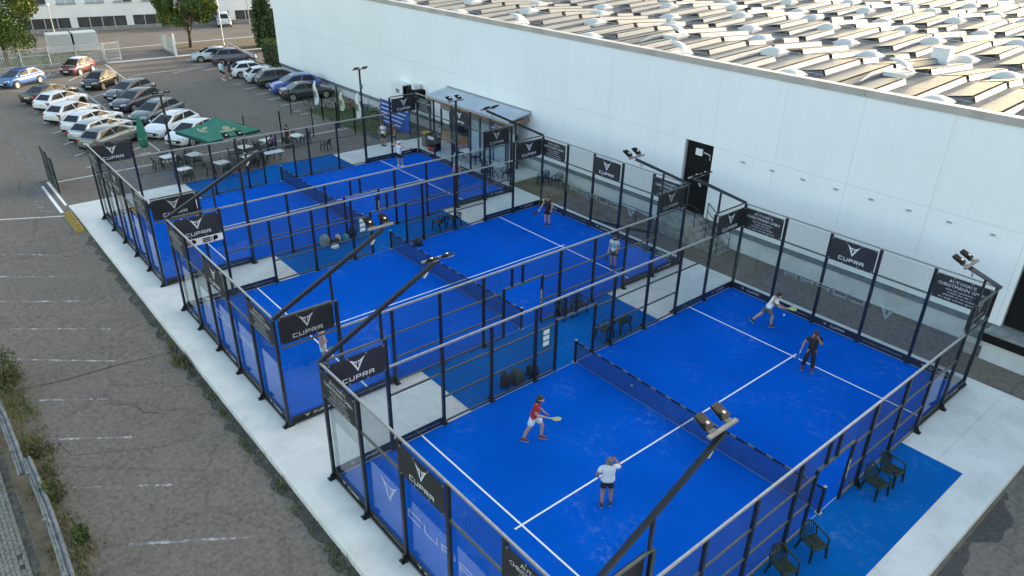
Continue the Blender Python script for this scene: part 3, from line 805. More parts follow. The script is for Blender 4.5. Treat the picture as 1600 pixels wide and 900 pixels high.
for xe, rz in ((0,-math.pi/2),(10,math.pi/2)):
    sx = -1 if xe == 0 else 1
    X = xe+sx*.075
    for v in (2,18): post(X, v, rz, p4)
    for v in (4,6,8,12,14,16): post(X, v, rz, p3)
    for vc, e in ((1,0),(19,1)):
        link('glass_pane', g3, cage, (xe,vc,0), (R(rt.uniform(-.3,.3)),0,rz))
        link('mesh_panel', m1, cage, (xe+sx*.03,vc,3.03), (0,0,rz))
        v2 = 3 if vc == 1 else 17
        link('glass_pane', g2, cage, (xe,v2,0), (0,0,rz)); link('mesh_panel', m1, cage, (xe+sx*.03,v2,2.0), (0,0,rz))
        for vv in (vc, v2):
            s_ = link('skirting', skirt, cage, (xe+sx*.035,vv,.012), (0,0,rz)); link('lettering', sk1 if vv == vc else sk2, s_)
            rail((X-sx*.005,vv-.945,.09),(X-sx*.005,vv+.945,.09), 'black', .07)
        rail((X,vc-.945,3.0),(X,vc+.945,3.0)); rail((X,vc-.945,4.07),(X,vc+.945,4.07), 'raild')
        rail((X,v2-.945,2.0),(X,v2+.945,2.0))
    for vc in (5,7,13,15):
        link('mesh_panel', m3, cage, (xe+sx*.03,vc,0), (0,0,rz))
        for z in (.07,1.05,2.03): rail((X,vc-.945,z),(X,vc+.945,z), 'raild', .045)
    for vc in (8.5,11.5):
        link('mesh_panel', mh, cage, (xe+sx*.03,vc,0), (0,0,rz))
        for z in (.07,1.05,2.03): rail((X,vc-.44,z),(X,vc+.44,z), 'raild', .045)
    link('mesh_panel', ml, cage, (xe+sx*.03,10,0), (0,0,rz))
    for v in (9,11): link('gate_jamb', MB().box(-.045,.045,-.04,.04,0,2.2).mesh('gate_jamb', M['black']), cage, (X,v,0), (0,0,rz))
    link('gate_lintel', MB().bar((0,-.95,0),(0,.95,0),.07,.07).mesh('gate_lintel', M['raild']), cage, (X,10,2.16))
    for v in (9.4,9.95): link('short_post', MB().box(-.04,.04,-.04,.04,2.2,2.97).mesh('short_post', M['black']), cage, (X,v,0), (0,0,rz))
    rail((X,2.055,3.03),(X,17.945,3.03), 'rail', .055)
    if True:
        q = MB(); map2(q, wide_word(.62,.10), (X+sx*.05,11,1.25), (0,0,1), (0,-sx,0)); map2(q, emblem(.05), (X+sx*.05,11,.83), (0,sx,0), (0,0,1))
        link('jamb_lettering', q.mesh('jamb_lettering', M['print']), cage)
copy_tree(cage, 'glass and black mesh enclosure around the middle blue court', (XB,0,0))
copy_tree(cage, 'glass and black mesh enclosure around the farthest blue court beside the terrace', (XA,0,0))

NEARF = {XA: 'farthest', XB: 'middle', XC: 'nearest'}
for xo in (XC,XB,XA):
    c = NEARF[xo]
    for i, (x, k) in enumerate(((1,'t'),(5,'e'),(9,'t'))):
        pos = ('left','centre','right')[i]
        what = 'with lines of lettering' if k == 't' else 'with horned emblem'
        banner(k, xo+x, -.13, 0, f'black banner {what}, {pos} of the {c} court\'s front wall')
        banner(k, xo+x, 19.955, 0, f'black banner {what}, {pos} part of the {c} court\'s hall side wall')
    for xe, sd_ in ((0,'left'),(10,'right')):
        for v, e in ((1,'front'),(19,'rear')):
            banner('e', xo+xe+.045 if xe == 0 else xo+xe-.045, v, math.pi/2, f'black emblem banner on the {sd_} side of the {c} court, {e} corner')

# white sponsor strip below one banner
t = thing('sponsor_strip', 'white strip with two dark racket marks below the front left banner of the middle court', 'sign', (XB+.05,1,2.72), math.pi/2)
MB().box(-.95,.95,-.008,.008,0,.30).build('board', M['white'], t)
q = MB()
for cx_ in (-.45,.45):
    for k in range(3): both(q, [rect(cx_-.34,.05+.072*k,cx_-.02,.105+.072*k)], 0, 0, .012, 0)
    both(q, [rect(cx_+.0,.05,cx_+.05,.25)], 0, 0, .012, 1)
    both(q, [[(cx_+.19+.11*math.cos(a*.52),.17+.10*math.sin(a*.52)) for a in range(12)]], 0, 0, .012, 0)
    both(q, [rect(cx_+.1,.02,cx_+.15,.12)], 0, 0, .012, 0)
q.build('marks', [M['blackmat'],M['red']], t)
# boards with three white notices
def notice(x, v, label):
    t = thing('notice_board', label, 'sign', (x,v,1.22), math.pi/2, 'green notice boards at the court gates')
    MB().box(-.21,.21,-.012,.012,0,.84).build('board', P('green_board',(.02,.12,.09),.5), t)
    for k in range(3): 
        o = MB().box(-.14,.14,-.018,.018,.12+.24*k,.30+.24*k).build('notice', M['white'], t)
    return t
notice(XC-.02, 8.45, 'green notice board with three white panels left of the nearest court\'s gate')
notice(XB-.02, 8.5, 'green notice board with three white panels left of the middle court\'s gate')

# ------------------------------------------------------------------ nets
net = thing('padel_net', 'low black net with lettered top tape across the nearest court', 'net', (XC,10,0), 0, 'court nets')
for x in (.0,10.0):
    o = MB().tube((x,0,0),(x,0,.98),.055,14).build('net_post', M['black'], net, smooth=False)
    MB().ball((x,0,.985),.058,.058,.03,10,4,0,0).build('post_cap', M['rail'], o)
    q = MB(); q.box(x-.09,x+.09,-.09,.09,.006,.022); q.build('base_plate', M['rail'], o)
q = MB()
def sag(x): return .92-.05*(1-abs(x-5)/5.)
for i in range(1,212):
    x = .06+9.88*i/212; q.bar((x,0,.03),(x,0,sag(x)-.03),.007,caps=False)
for j in range(1,19):
    f = j/19
    for k in range(8):
        a, b = .06+9.88*k/8, .06+9.88*(k+1)/8
        q.bar((a,.004,.03+(sag(a)-.06)*f),(b,.004,.03+(sag(b)-.06)*f),.007,caps=False)
q.build('net_mesh', M['net'], net)
q = MB(); tx = MB()
for k in range(8):
    a, b = .06+9.88*k/8, .06+9.88*(k+1)/8
    q.add([(a,-.012,sag(a)-.06),(b,-.012,sag(b)-.06),(b,.012,sag(b)-.06),(a,.012,sag(a)-.06),(a,-.012,sag(a)),(b,-.012,sag(b)),(b,.012,sag(b)),(a,.012,sag(a))],
          [(0,3,2,1),(4,5,6,7),(0,1,5,4),(1,2,6,5),(2,3,7,6),(3,0,4,7)])
tp = q.build('top_tape', M['blackmat'], net)
rn = random.Random(2)
for k in range(15):
    x = .5+k*.64; z = sag(x)-.048
    map2(tx, emblem(.022), (x-.16,-.016,z+.02), (1,0,0), (0,0,1)); map2(tx, wide_word(.24,.032), (x+.05,-.016,z), (1,0,0), (0,0,1))
    map2(tx, [rect(-.11,-.008,.11,.008)], (x+.05,0,sag(x)+.004), (1,0,0), (0,1,0))
tx.build('tape_lettering', M['printdim'], tp)
MB().path([(.06,0,.04),(5,0,.035),(9.94,0,.04)], .009, 5).build('bottom_cord', M['raild'], net)
copy_tree(net, 'low black net with lettered top tape across the middle court', (XB,10,0))
copy_tree(net, 'low black net across the farthest court', (XA,10,0))

# ------------------------------------------------------------------ floodlight masts
def flood(par, loc, tilt, rz):
    o = MB().add([(-.13,0,0),(.13,0,0),(.13,.36,.03),(-.13,.36,.03),(-.13,0,.07),(.13,0,.07),(.12,.36,.07),(-.12,.36,.07)],
                 [(0,3,2,1),(4,5,6,7),(0,1,5,4),(1,2,6,5),(2,3,7,6),(3,0,4,7)]).build('floodlight', M['blackmat'], par, loc)
    o.rotation_euler = (tilt,0,rz)
    q = MB()
    for k in range(5): q.box(-.115,.115,.05+.06*k,.065+.06*k,.071,.095)
    q.build('cooling_fin', M['blackmat'], o)
    MB().box(-.11,.11,.03,.33,-.006,-.002).build('lens', M['lamp'], o)
    MB().ball((.0,.11,.09),.045,.045,.03,8,4,0,0).build('lamp_knob', M['lamp'], o)
    return o
def mast_arm(x, corner_y, dirn, inward, label):
    """slanting arm from the corner top at 4 m to the lamps above v = 4"""
    t = thing('floodlight_mast', label, 'floodlight mast', (x,corner_y,0), 0, 'floodlight masts of the courts')
    MB().bar((0,-dirn*.05,4.08),(0,dirn*3.95,6.02),.10,.12).build('arm', M['black'], t)
    MB().bar((0,dirn*1.96,4.10),(0,dirn*1.96,5.0),.07,.07).build('strut', M['black'], t)
    MB().bar((inward*.02,dirn*3.9-.47,6.12),(inward*.02,dirn*3.9+.47,6.12),.09,.05).build('crossbar', M['bar'], t)
    for s in (-.27,.27):
        MB().box(-.07,.07,-.09,.09,0,.04).build('bracket', M['raild'], t, (inward*.13,dirn*3.9+s,6.13))
        flood(t, (inward*.16,dirn*3.9+s,6.15), R(24), -inward*math.pi/2)
    MB().bar((0,dirn*3.5,5.6),(0,dirn*3.62,5.75),.05,.05).build('junction_box', M['pole'], t)
def mast_pole(x, y, inward, label):
    t = thing('floodlight_mast', label, 'floodlight mast', (x,y,0), 0, 'floodlight masts of the courts')
    MB().tube((0,0,0),(0,0,6.05),.065,10).build('pole', M['black'], t)
    MB().box(-.13,.13,-.13,.13,0,.02).build('base_plate', M['black'], t)
    MB().bar((0,-.5,6.08),(0,.5,6.08),.10,.05).build('crossbar', M['raild'], t)
    for s in (-.3,.3): flood(t, (inward*.06,s,6.12), R(14), -inward*math.pi/2)
    MB().box(-.05,.05,-.06,.06,4.9,5.15).build('junction_box', M['raild'], t, (inward*.11,0,0))
for xo, c in ((XC,'nearest'),(XB,'middle')):
    for xe, sd_, inw in ((-.06,'left',1),(10.06,'right',-1)):
        mast_arm(xo+xe, -.06, 1, inw, f'slanting black floodlight arm rising from the front {sd_} corner of the {c} court')
        mast_arm(xo+xe, 20.06, -1, inw, f'slanting black floodlight arm rising from the rear {sd_} corner of the {c} court')
for xe, sd_, inw in ((-.16,'terrace',1),(10.16,'middle court',-1)):
    mast_pole(XA+xe, 4.0, inw, f'upright black floodlight pole at the {sd_} side of the farthest court, towards the street')
    mast_pole(XA+xe, 16.0, inw, f'upright black floodlight pole at the {sd_} side of the farthest court, towards the hall')
# ------------------------------------------------------------------ plastic chairs
def make_chair(mat, label, group):
    t = thing('plastic_chair', label, 'chair', (0,0,0), 0, group)       # faces +y
    q = MB(); q.loft([[(-.23,-.22,.42),(.23,-.22,.42),(.23,-.22,.45),(-.23,-.22,.45)],[(-.25,.0,.41),(.25,.0,.41),(.25,.0,.435),(-.25,.0,.435)],[(-.24,.24,.43),(.24,.24,.43),(.24,.24,.455),(-.24,.24,.455)],[(-.23,.27,.39),(.23,.27,.39),(.23,.27,.42),(-.23,.27,.42)]])
    q.build('seat', mat, t)
    for k in range(6):
        x = -.175+.07*k; MB().bar((x*.9,-.22,.47),(x,-.35+abs(x)*.25,.80-abs(x)*.25),.035,.014).build('back_slat', mat, t)
    q = MB(); pts = [(-.27,-.20,.44),(-.26,-.27,.66),(-.19,-.32,.79),(-.08,-.355,.845),(.08,-.355,.845),(.19,-.32,.79),(.26,-.27,.66),(.27,-.20,.44)]
    for a, b in zip(pts, pts[1:]): q.bar(a, b, .05, .028)
    q.build('backrest', mat, t)
    for s in (-1,1):
        q = MB(); q.bar((s*.265,-.27,.67),(s*.29,.12,.655),.05,.022); q.bar((s*.29,.12,.655),(s*.285,.21,.62),.05,.022); q.bar((s*.285,.205,.63),(s*.265,.235,.42),.04,.03); q.build('armrest', mat, t)
        MB().add([(s*.20,.20,.44),(s*.26,.20,.44),(s*.26,.27,.44),(s*.20,.27,.44),(s*.25,.25,0),(s*.29,.25,0),(s*.29,.30,0),(s*.25,.30,0)],
                 [(0,1,2,3),(7,6,5,4),(0,4,5,1),(1,5,6,2),(2,6,7,3),(3,7,4,0)]).build('leg', mat, t)
        MB().add([(s*.20,-.24,.44),(s*.26,-.24,.44),(s*.26,-.17,.44),(s*.20,-.17,.44),(s*.25,-.32,0),(s*.29,-.32,0),(s*.29,-.27,0),(s*.25,-.27,0)],
                 [(0,1,2,3),(7,6,5,4),(0,4,5,1),(1,5,6,2),(2,6,7,3),(3,7,4,0)]).build('leg', mat, t)
    return t
chair0 = None
def chair(x, y, rz, label, mat='chair', group='dark plastic chairs', z=.006):
    global chair0, chair1
    if mat == 'chair':
        if chair0 is None:
            chair0 = make_chair(M['chair'], label, group); chair0.location = (x,y,z); chair0.rotation_euler = (0,0,rz); return chair0
        return copy_tree(chair0, label, (x,y,z), rz, group)
    return copy_tree(chair0, label, (x,y,z), rz, group)
g = 'green chairs beside the courts'
chair(10.62, 12.05, -math.pi/2-.25, 'dark green armchair right of the nearest gate, front one of the overlapping pair', group=g)
chair(10.66, 12.95, -math.pi/2-.1, 'dark green armchair right of the nearest gate, rear one of the overlapping pair', group=g)
chair(10.66, 8.45, -math.pi/2-.35, 'dark green armchair left of the nearest gate, closer to the net post', group=g)
chair(10.6, 7.1, -math.pi/2-.3, 'dark green armchair at the bottom edge, farthest from the net post', group=g)
chair(-.55, 12.2, math.pi/2+.2, 'dark green armchair behind the nearest court\'s mesh, closer to the gate', group=g)
chair(-.5, 13.15, math.pi/2-.2, 'dark green armchair behind the nearest court\'s mesh, farther from the gate', group=g)
chair(-2.72, 12.0, -math.pi/2, 'dark green armchair against the middle court\'s right fence, beside the gate opening', group=g)
chair(-2.68, 12.85, -math.pi/2-.15, 'dark green armchair against the middle court\'s right fence, second from the gate', group=g)
chair(-13.68, 13.3, math.pi/2+.3, 'dark green armchair between middle and farthest courts, left of two', group=g)
chair(-13.7, 14.3, math.pi/2, 'dark green armchair between middle and farthest courts, right of two', group=g)
chair(-15.9, 22.75, math.pi, 'dark green chair on bare ground behind the middle court, left of two', group=g, z=-.1)
chair(-15.0, 23.1, math.pi+.3, 'dark green chair on bare ground behind the middle court, right of two', group=g, z=-.1)

# terrace tables and chairs
def make_table(label, top='white'):
    t = thing('terrace_table', label, 'table', (0,0,0), 0, 'terrace tables')
    MB().box(-.40,.40,-.40,.40,.70,.735).build('tabletop', M[top], t)
    for s in (-1,1):
        MB().bar((-.33,s*.28,0),(.33,s*.28,.70),.03,.03).build('leg', M['raild'], t)
        MB().bar((.33,s*.25,0),(-.33,s*.25,.70),.03,.03).build('leg', M['raild'], t)
    return t
tab0 = make_table('white square table nearest the closed green parasol')
tab0.location = (-32.8,5.45,-.012); tab0.rotation_euler = (0,0,.25)
for x, y, a, lb in [(-29.8,5.4,.2,'white square table closest to the blue turf at the street end of the terrace'),
                    (-32.3,6.9,.3,'white square table with a bright top, left of the open green parasol'),
                    (-29.65,7.7,.2,'white square table with crossed legs in front of the open parasol'),
                    (-32.0,10.1,.3,'white square table half under the right side of the open parasol'),
                    (-29.9,9.5,.15,'white square table in front, right of the crossed leg table'),
                    (-32.6,12.0,.2,'white square table at which the person in purple sits'),
                    (-32.5,14.1,.3,'white square table farthest right on the terrace')]:
    copy_tree(tab0, lb, (x,y,-.012), a)
t = make_table('long table with pale blue top in front of the seated person', 'canopy'); t.location = (-29.7,11.2,-.012); t.scale = (.8,1.6,1)
rc = random.Random(12)
spots = [(-32.8,5.45,'the table beside the closed parasol',(0,2,3)),(-29.8,5.4,'the table by the blue turf',(1,2)),(-32.3,6.9,'the bright table left of the open parasol',(0,1,2)),
         (-29.65,7.7,'the crossed leg table',(0,1,3)),(-32.0,10.1,'the table under the open parasol',(0,1,2,3)),(-29.9,9.5,'the front table right of centre',(1,3)),
         (-32.6,12.0,'the table of the seated person',(0,1)),(-32.5,14.1,'the rightmost terrace table',(0,2,3)),(-29.7,11.2,'the pale blue table',(0,2))]
SIDE = ['street','court','far','hall']; 
for x, y, nm, sides in spots:
    for s in sides:
        a = (math.pi, math.pi/2, -math.pi/2, 0)[s] if False else 0
        dx, dy = ((0,-1),(1,0),(-1,0),(0,1))[s]
        dist = .72 if nm != 'the pale blue table' else .95
        rz = math.atan2(dx, -dy)+rc.uniform(-.35,.35)
        chair(x+dx*dist+rc.uniform(-.08,.08), y+dy*dist+rc.uniform(-.08,.08), rz, f"dark chair on the {('street','court','car park','hall')[s]} side of {nm}", group='dark chairs on the terrace', z=-.012)
chair(-30.2, 15.2, 2.2, 'lone dark chair at the right end of the terrace', group='dark chairs on the terrace', z=-.012)
# seats behind the farthest court
tt = copy_tree(tab0, 'pale table behind the glass at the hall side of the farthest court', (-18.6,21.3,0), .1)
for x, y, a, lb in [(-19.5,21.1,-1.4,'dark chair left of the pale table behind the farthest court'),(-17.7,21.4,1.6,'dark chair right of the pale table behind the farthest court'),(-18.7,20.5,0,'dark chair in front of the pale table behind the farthest court')]:
    chair(x, y, a, lb, group='dark chairs behind the farthest court')
t = copy_tree(tab0, 'pale table under the canopy beside the kiosk', (-22.3,21.6,0), .3)
for x, y, a, lb in [(-23.2,21.5,-1.5,'dark chair left of the table under the canopy'),(-21.5,21.7,1.6,'dark chair right of the table under the canopy')]:
    chair(x, y, a, lb, group='dark chairs behind the farthest court')
t = thing('drinks_cooler', 'black cabinet with white lettering strip and red foot seen through the rear glass', 'cooler', (-25.6,21.2,0), .2)
MB().box(-.35,.35,-.3,.3,0,1.2).build('cabinet', M['blackmat'], t); MB().box(-.3,.3,-.32,-.301,.85,1.05).build('sign_panel', M['white'], t); MB().box(-.33,.33,-.32,-.301,.05,.3).build('foot_panel', M['red'], t)
t = thing('waste_bin', 'yellow lidded bin beside the black cabinet near the kiosk', 'bin', (-26.9,21.4,0))
MB().box(-.25,.25,-.25,.25,0,.9).build('bin_body', M['raild'], t); MB().box(-.27,.27,-.27,.27,.905,1.0).build('lid', M['yellow'], t)

# parasols
t = thing('open_parasol', 'open square green parasol with cream emblems over the terrace', 'parasol', (-31.35,8.4,0), R(14))
a = 1.85; vs = [(-a,-a,2.25),(a,-a,2.25),(a,a,2.25),(-a,a,2.25)]
for k in range(4):
    p, q_ = Vector(vs[k]), Vector(vs[(k+1) % 4]); m = MB(); n = 8; V = []; F = []
    for i in range(n+1):
        for j in range(n+1-0):
            e = p.lerp(q_, i/n); pt = Vector((0,0,3.12)).lerp(e, j/n); pt.z -= .14*math.sin(math.pi*j/n)*1.0+.05*math.sin(math.pi*i/n)*(j/n)
            V.append(pt)
    for i in range(n):
        for j in range(n): F.append((i*(n+1)+j,i*(n+1)+j+1,(i+1)*(n+1)+j+1,(i+1)*(n+1)+j))
    V += [v+Vector((0,0,-.01)) for v in V]; o_ = (n+1)**2; F += [tuple(reversed([x+o_ for x in f])) for f in F]
    pan = m.add(V, F).build('canopy_panel', M['umb'], t, smooth=True)
    va = MB(); va.add([p,q_,q_+Vector((0,0,-.2)),p+Vector((0,0,-.2))], [(0,1,2,3),(3,2,1,0)]); va.build('valance', M['umb'], t)
    # emblem: wreath and ribbon lying on the panel
    mid = (p+q_)/2; e_ = (q_-p).normalized(); up = (Vector((0,0,3.12))-mid).normalized(); nn = e_.cross(up).normalized()
    c = mid+up*.86+nn*-.0; c.z = 3.12-.87*.57-.14*math.sin(math.pi*.57)+.035
    dz = Vector((0,0,3.12))-mid; 
    def on(u, v_):   # u along edge, v up the panel, following the sagging cloth
        jj = 1-(.43+v_/up.length/((Vector((0,0,3.12))-mid).length)); pt = Vector((0,0,3.12)).lerp(mid, jj); pt.z -= .14*math.sin(math.pi*jj)+.05*jj-.03
        return pt+e_*u
    em = MB()
    def ep(poly): em.add([on(*w_) for w_ in poly], [tuple(range(len(poly)))])
    for i in range(14):
        an = 2*math.pi*i/14; cx_, cy_ = .2*math.cos(an), .12+.17*math.sin(an); ep([(cx_-.05,cy_),(cx_,cy_-.045),(cx_+.05,cy_),(cx_,cy_+.045)])
    ep([(-.07,.05),(.07,.05),(.09,.17),(0,.22),(-.09,.17)])
    rl = random.Random(k)
    x = -.52
    while x < .5:
        l = rl.uniform(.05,.09); y0 = -.14+.10*(x/.5)**2; ep([(x,y0-.06),(x+l,y0-.06),(x+l,y0+.055),(x,y0+.055)]); x += l+.03
    em.build('emblem', M['cream'], pan)
MB().tube((0,0,0),(0,0,3.1),.03,8).build('pole', M['pole'], t); MB().ball((0,0,3.14),.05).build('finial', M['umb'], t)
for sx in (-1,1):
    for sy in (-1,1): MB().bar((0,0,2.7),(sx*1.78,sy*1.78,2.13),.025,.025).build('rib', M['pole'], t)
MB().box(-.4,.4,-.4,.4,0,.1).build('base_weight', M['concrete_dk'], t)
t = thing('closed_parasol', 'closed dark green parasol standing left of the white tables', 'parasol', (-36.3,5.0,-.012))
q = MB(); rings = []
for z, r_ in ((.55,.17),(.8,.24),(1.3,.26),(1.9,.2),(2.5,.1),(2.75,.04)):
    rings.append([(r_*(1+.22*math.cos(4*u))*math.cos(u), r_*(1+.22*math.cos(4*u))*math.sin(u), z) for u in [2*math.pi*i/24 for i in range(24)]])
q.loft(rings).build('folded_canopy', M['umb'], t, smooth=True); MB().tube((0,0,0),(0,0,2.85),.03,8).build('pole', M['pole'], t)
MB().ring((0,0,1.2),(0,0,1),.255,.02,16,5).build('strap', M['cream'], t); MB().box(-.35,.35,-.35,.35,0,.1).build('base_weight', M['concrete_dk'], t)

# bags
def bag(x, y, rz, sx, sy, sz, mat, label, grp, z=.006):
    t = thing('sports_bag', label, 'bag', (x,y,z), rz, grp)
    q = MB(); rings = []
    for f, k in ((0,.86),(.12,1),(.6,.97),(.85,.8),(1,.45)):
        rings.append([(sx/2*k*math.copysign(abs(math.cos(u))**.6,math.cos(u)), sy/2*k*math.copysign(abs(math.sin(u))**.6,math.sin(u)), sz*f) for u in [2*math.pi*i/16 for i in range(16)]])
    q.loft(rings).build('bag_body', mat, t, smooth=True)
    q = MB(); q.path([(-sx*.2,sy*.45,sz*.2),(-sx*.2,sy*.62,sz*.55),(-sx*.15,sy*.3,sz*.95)], .018, 5); q.path([(sx*.2,sy*.45,sz*.2),(sx*.2,sy*.62,sz*.55),(sx*.15,sy*.3,sz*.95)], .018, 5); q.build('strap', M['blackmat'], t)
    MB().loft([[(sx*.3*math.cos(u),-sy*.5+.5*sy*.25*math.sin(u)-.02,sz*(.12+f)) for u in [2*math.pi*i/10 for i in range(10)]] for f in (0,.35)]).build('pocket', mat, t)
    return t
BM = lambda n, c: P(n, c, .7, .25, 5, bump=.3, bscale=8)
blk, olive, gry, pink, teal = BM('bag_black',(.015,.016,.017)), BM('bag_olive',(.035,.04,.035)), BM('bag_grey',(.2,.24,.24)), BM('bag_pink',(.55,.4,.42)), BM('bag_teal',(.05,.3,.32))
bag(-.42,6.9,.5,.34,.26,.62,blk,'tall dark backpack standing leftmost of the three bags behind the nearest mesh','bags by the nearest gate')
bag(-.4,7.45,-.2,.62,.42,.5,olive,'bulky olive black duffel in the middle of the three bags','bags by the nearest gate')
bag(-.4,8.2,.1,.5,.34,.42,blk,'low black bag rightmost of the three, next to the gate jamb','bags by the nearest gate')
bag(-15.55,7.6,.3,.5,.4,.55,gry,'grey green bag left in the heap beside the farthest court','heap of bags between far courts')
bag(-15.2,8.05,.9,.4,.34,.36,blk,'black bag in the centre of the heap beside the farthest court','heap of bags between far courts')
bag(-15.5,8.3,.2,.3,.26,.4,pink,'pale pink bag upright in the heap between the far courts','heap of bags between far courts')
bag(-14.95,7.85,.2,.4,.3,.22,M['white'],'white towel bag lying at the front of the heap','heap of bags between far courts')
bag(-15.5,8.75,.2,.3,.26,.32,teal,'small turquoise bag right of the pale pink bag','heap of bags between far courts')
bag(-15.6,9.2,.1,.42,.3,.62,blk,'tall black backpack rightmost of the heap near the gate','heap of bags between far courts')
bag(-12.7+.0,11.3-.0,.1,.5,.3,.35,blk,'black bag lying inside the middle court\'s left fence near the gate','bag inside the middle court')

# ------------------------------------------------------------------ cars
PAINT = {}
def paint(n, c, metal=.0):
    if n not in PAINT: PAINT[n] = P('paint_'+n, c, .32, .05, 2, metal=metal, coat=.8)
    return PAINT[n]
tyre_q = MB().tube((-.105,0,0),(.105,0,0),.34,20).mesh('tyre', M['tyre'])
def rim_mesh(mat):
    q = MB(); q.ring((.108,0,0),(1,0,0),.20,.022,18,5); q.tube((.10,0,0),(.118,0,0),.055,8)
    for k in range(5):
        a = 2*math.pi*k/5; q.bar((.11,.04*math.cos(a),.04*math.sin(a)),(.11,.2*math.cos(a),.2*math.sin(a)),.055,.02, up=(1,0,0))
    return q.mesh('rim', mat)
rim_l, rim_d = rim_mesh(M['rim']), rim_mesh(M['blackmat'])
arch_me = MB().tube((0,0,0),(.012,0,0),.385,20).mesh('wheel_arch', M['blackmat'])
KIND = { # length, width, height, belt, hood end z, cabin: rear base, rear top, front top, front base (fractions from rear), tail height
 'hatch': (4.2,1.79,1.43,.95,.78,(.03,.19,.56,.80),.95),
 'wagon': (4.65,1.84,1.45,.96,.78,(.02,.15,.55,.78),.98),
 'sedan': (4.6,1.82,1.41,.95,.76,(.12,.30,.57,.79),.97),
 'suv':   (4.45,1.87,1.62,1.06,.90,(.03,.16,.56,.78),1.06),
 'mini':  (3.7,1.68,1.46,.95,.80,(.04,.2,.57,.82),.96),
 'van':   (4.5,1.85,1.85,1.05,.92,(.01,.05,.70,.84),1.05),
}
def car(kind, pt, label, x, y, heading, roof=None, rims='l', wag=False, tall=False):
    """heading: direction (dx, dy) of the nose"""
    L_, W, H, belt, hz, (rb, rt_, ft, fb), tz = KIND[kind]
    rz = math.atan2(heading[1], heading[0])-math.pi/2
    t = thing('parked_car' if kind != 'van' else 'parked_van', label, 'car' if kind != 'van' else 'van', (x,y,gz(x)), rz, 'cars parked in the yard')
    h2 = L_/2; w2 = W/2
    st = [(-.5,.84,.42,tz-.16),(-.488,.92,.27,tz-.04),(-.46,.96,.22,tz),(-.36,1,.2,tz),(-.1,1,.19,belt),(.14,1,.19,belt),(fb-.5+.02,.985,.19,belt-.015),(.36,.965,.2,(belt+hz)/2+.03),(.44,.92,.22,hz+.02),(.483,.85,.25,hz-.07),(.5,.74,.34,hz-.2)]
    rings = []
    for f, k, zb, zt in st:
        w_ = w2*k; yy = f*L_
        half = [(w_*.86,zb),(w_*.97,zb+.08),(w_,zb+.26),(w_*.985,zt-.17),(w_*.93,zt-.05),(w_*.80,zt+.0),(w_*.4,zt+.03)]
        rings.append([(a,yy,b) for a, b in half]+[(-a,yy,b) for a, b in reversed(half)])
    body = MB().loft(rings).build('body', pt, t, smooth=True, angle=50)
    # cabin
    yr0, yr1, yf1, yf0 = (rb-.5)*L_, (rt_-.5)*L_, (ft-.5)*L_, (fb-.5)*L_
    wb, wt = w2*.90, w2*.67
    B0 = belt-.03
    ring = lambda y_, z_, w_: [(-w_,y_,z_),(w_,y_,z_)]
    q = MB()
    v = [(-wb*.93,yr0,B0),(wb*.93,yr0,B0),(wb,(yr0+yf0)/2,B0),(wb*.94,yf0,B0),(-wb*.94,yf0,B0),(-wb,(yr0+yf0)/2,B0),
         (-wt*.95,yr1,H-.07),(wt*.95,yr1,H-.07),(wt*1.03,(yr1+yf1)/2,H-.0),(wt*.95,yf1,H-.06),(-wt*.95,yf1,H-.06),(-wt*1.03,(yr1+yf1)/2,H-.0),
         (-wt*.7,yr1+.09,H-.01),(wt*.7,yr1+.09,H-.01),(wt*.72,(yr1+yf1)/2,H+.045),(wt*.7,yf1-.1,H),(-wt*.7,yf1-.1,H),(-wt*.72,(yr1+yf1)/2,H+.045)]
    q.add(v[:12], [(0,1,7,6),(1,2,8,7),(2,3,9,8),(3,4,10,9),(4,5,11,10),(5,0,6,11)])
    q.build('cabin', pt, t)
    q = MB(); q.add(v[6:], [tuple(i_-6 for i_ in f_) for f_ in [(6,7,13,12),(7,8,14,13),(8,9,15,14),(9,10,16,15),(10,11,17,16),(11,6,12,17),(12,13,14,17),(17,14,15,16)]])
    q.build('roof', roof or pt, t, smooth=True)
    def win(name, a, b, c, d, u0, u1, v0, v1, nrm=.012):
        a, b, c, d = map(Vector, (a,b,c,d))
        f = lambda u, w_: (a.lerp(b,u)).lerp(d.lerp(c,u), w_)
        pts = [f(u0,v0),f(u1,v0),f(u1-.02*(u1>.9),v1),f(u0+.02*(u0<.1),v1)]
        n = (pts[1]-pts[0]).cross(pts[3]-pts[0]).normalized()*nrm
        MB().add([p+n for p in pts]+[p-n*.5 for p in pts], [(0,1,2,3),(7,6,5,4),(0,4,5,1),(1,5,6,2),(2,6,7,3),(3,7,4,0)]).build(name, M['cglass'], t)
    win('rear_window', v[0],v[1],v[7],v[6], .09,.91,.18,.92)
    win('windscreen', v[3],v[4],v[10],v[9], .06,.94,.06,.95)
    if kind != 'van':
        win('side_window', v[1],v[2],v[8],v[7], .16,.97,.14,.9); win('side_window', v[2],v[3],v[9],v[8], .04,.86,.14,.9)
        win('side_window', v[5],v[0],v[6],v[11], .03,.84,.14,.9); win('side_window', v[4],v[5],v[11],v[10], .14,.96,.14,.9)
    else:
        win('side_window', v[2],v[3],v[9],v[8], .4,.9,.2,.9); win('side_window', v[4],v[5],v[11],v[10], .1,.6,.2,.9)
    wy = (-h2+.80, h2-.86)
    for yy in wy:
        for s in (-1,1):
            link('wheel_arch', arch_me, t, (s*(w2-.006),yy,.34), (0,0,0 if s > 0 else math.pi))
            wh = link('wheel', tyre_q, t, (s*(w2-.095),yy,.325), (0,0,0 if s > 0 else math.pi))
            link('rim', rim_l if rims == 'l' else rim_d, wh)
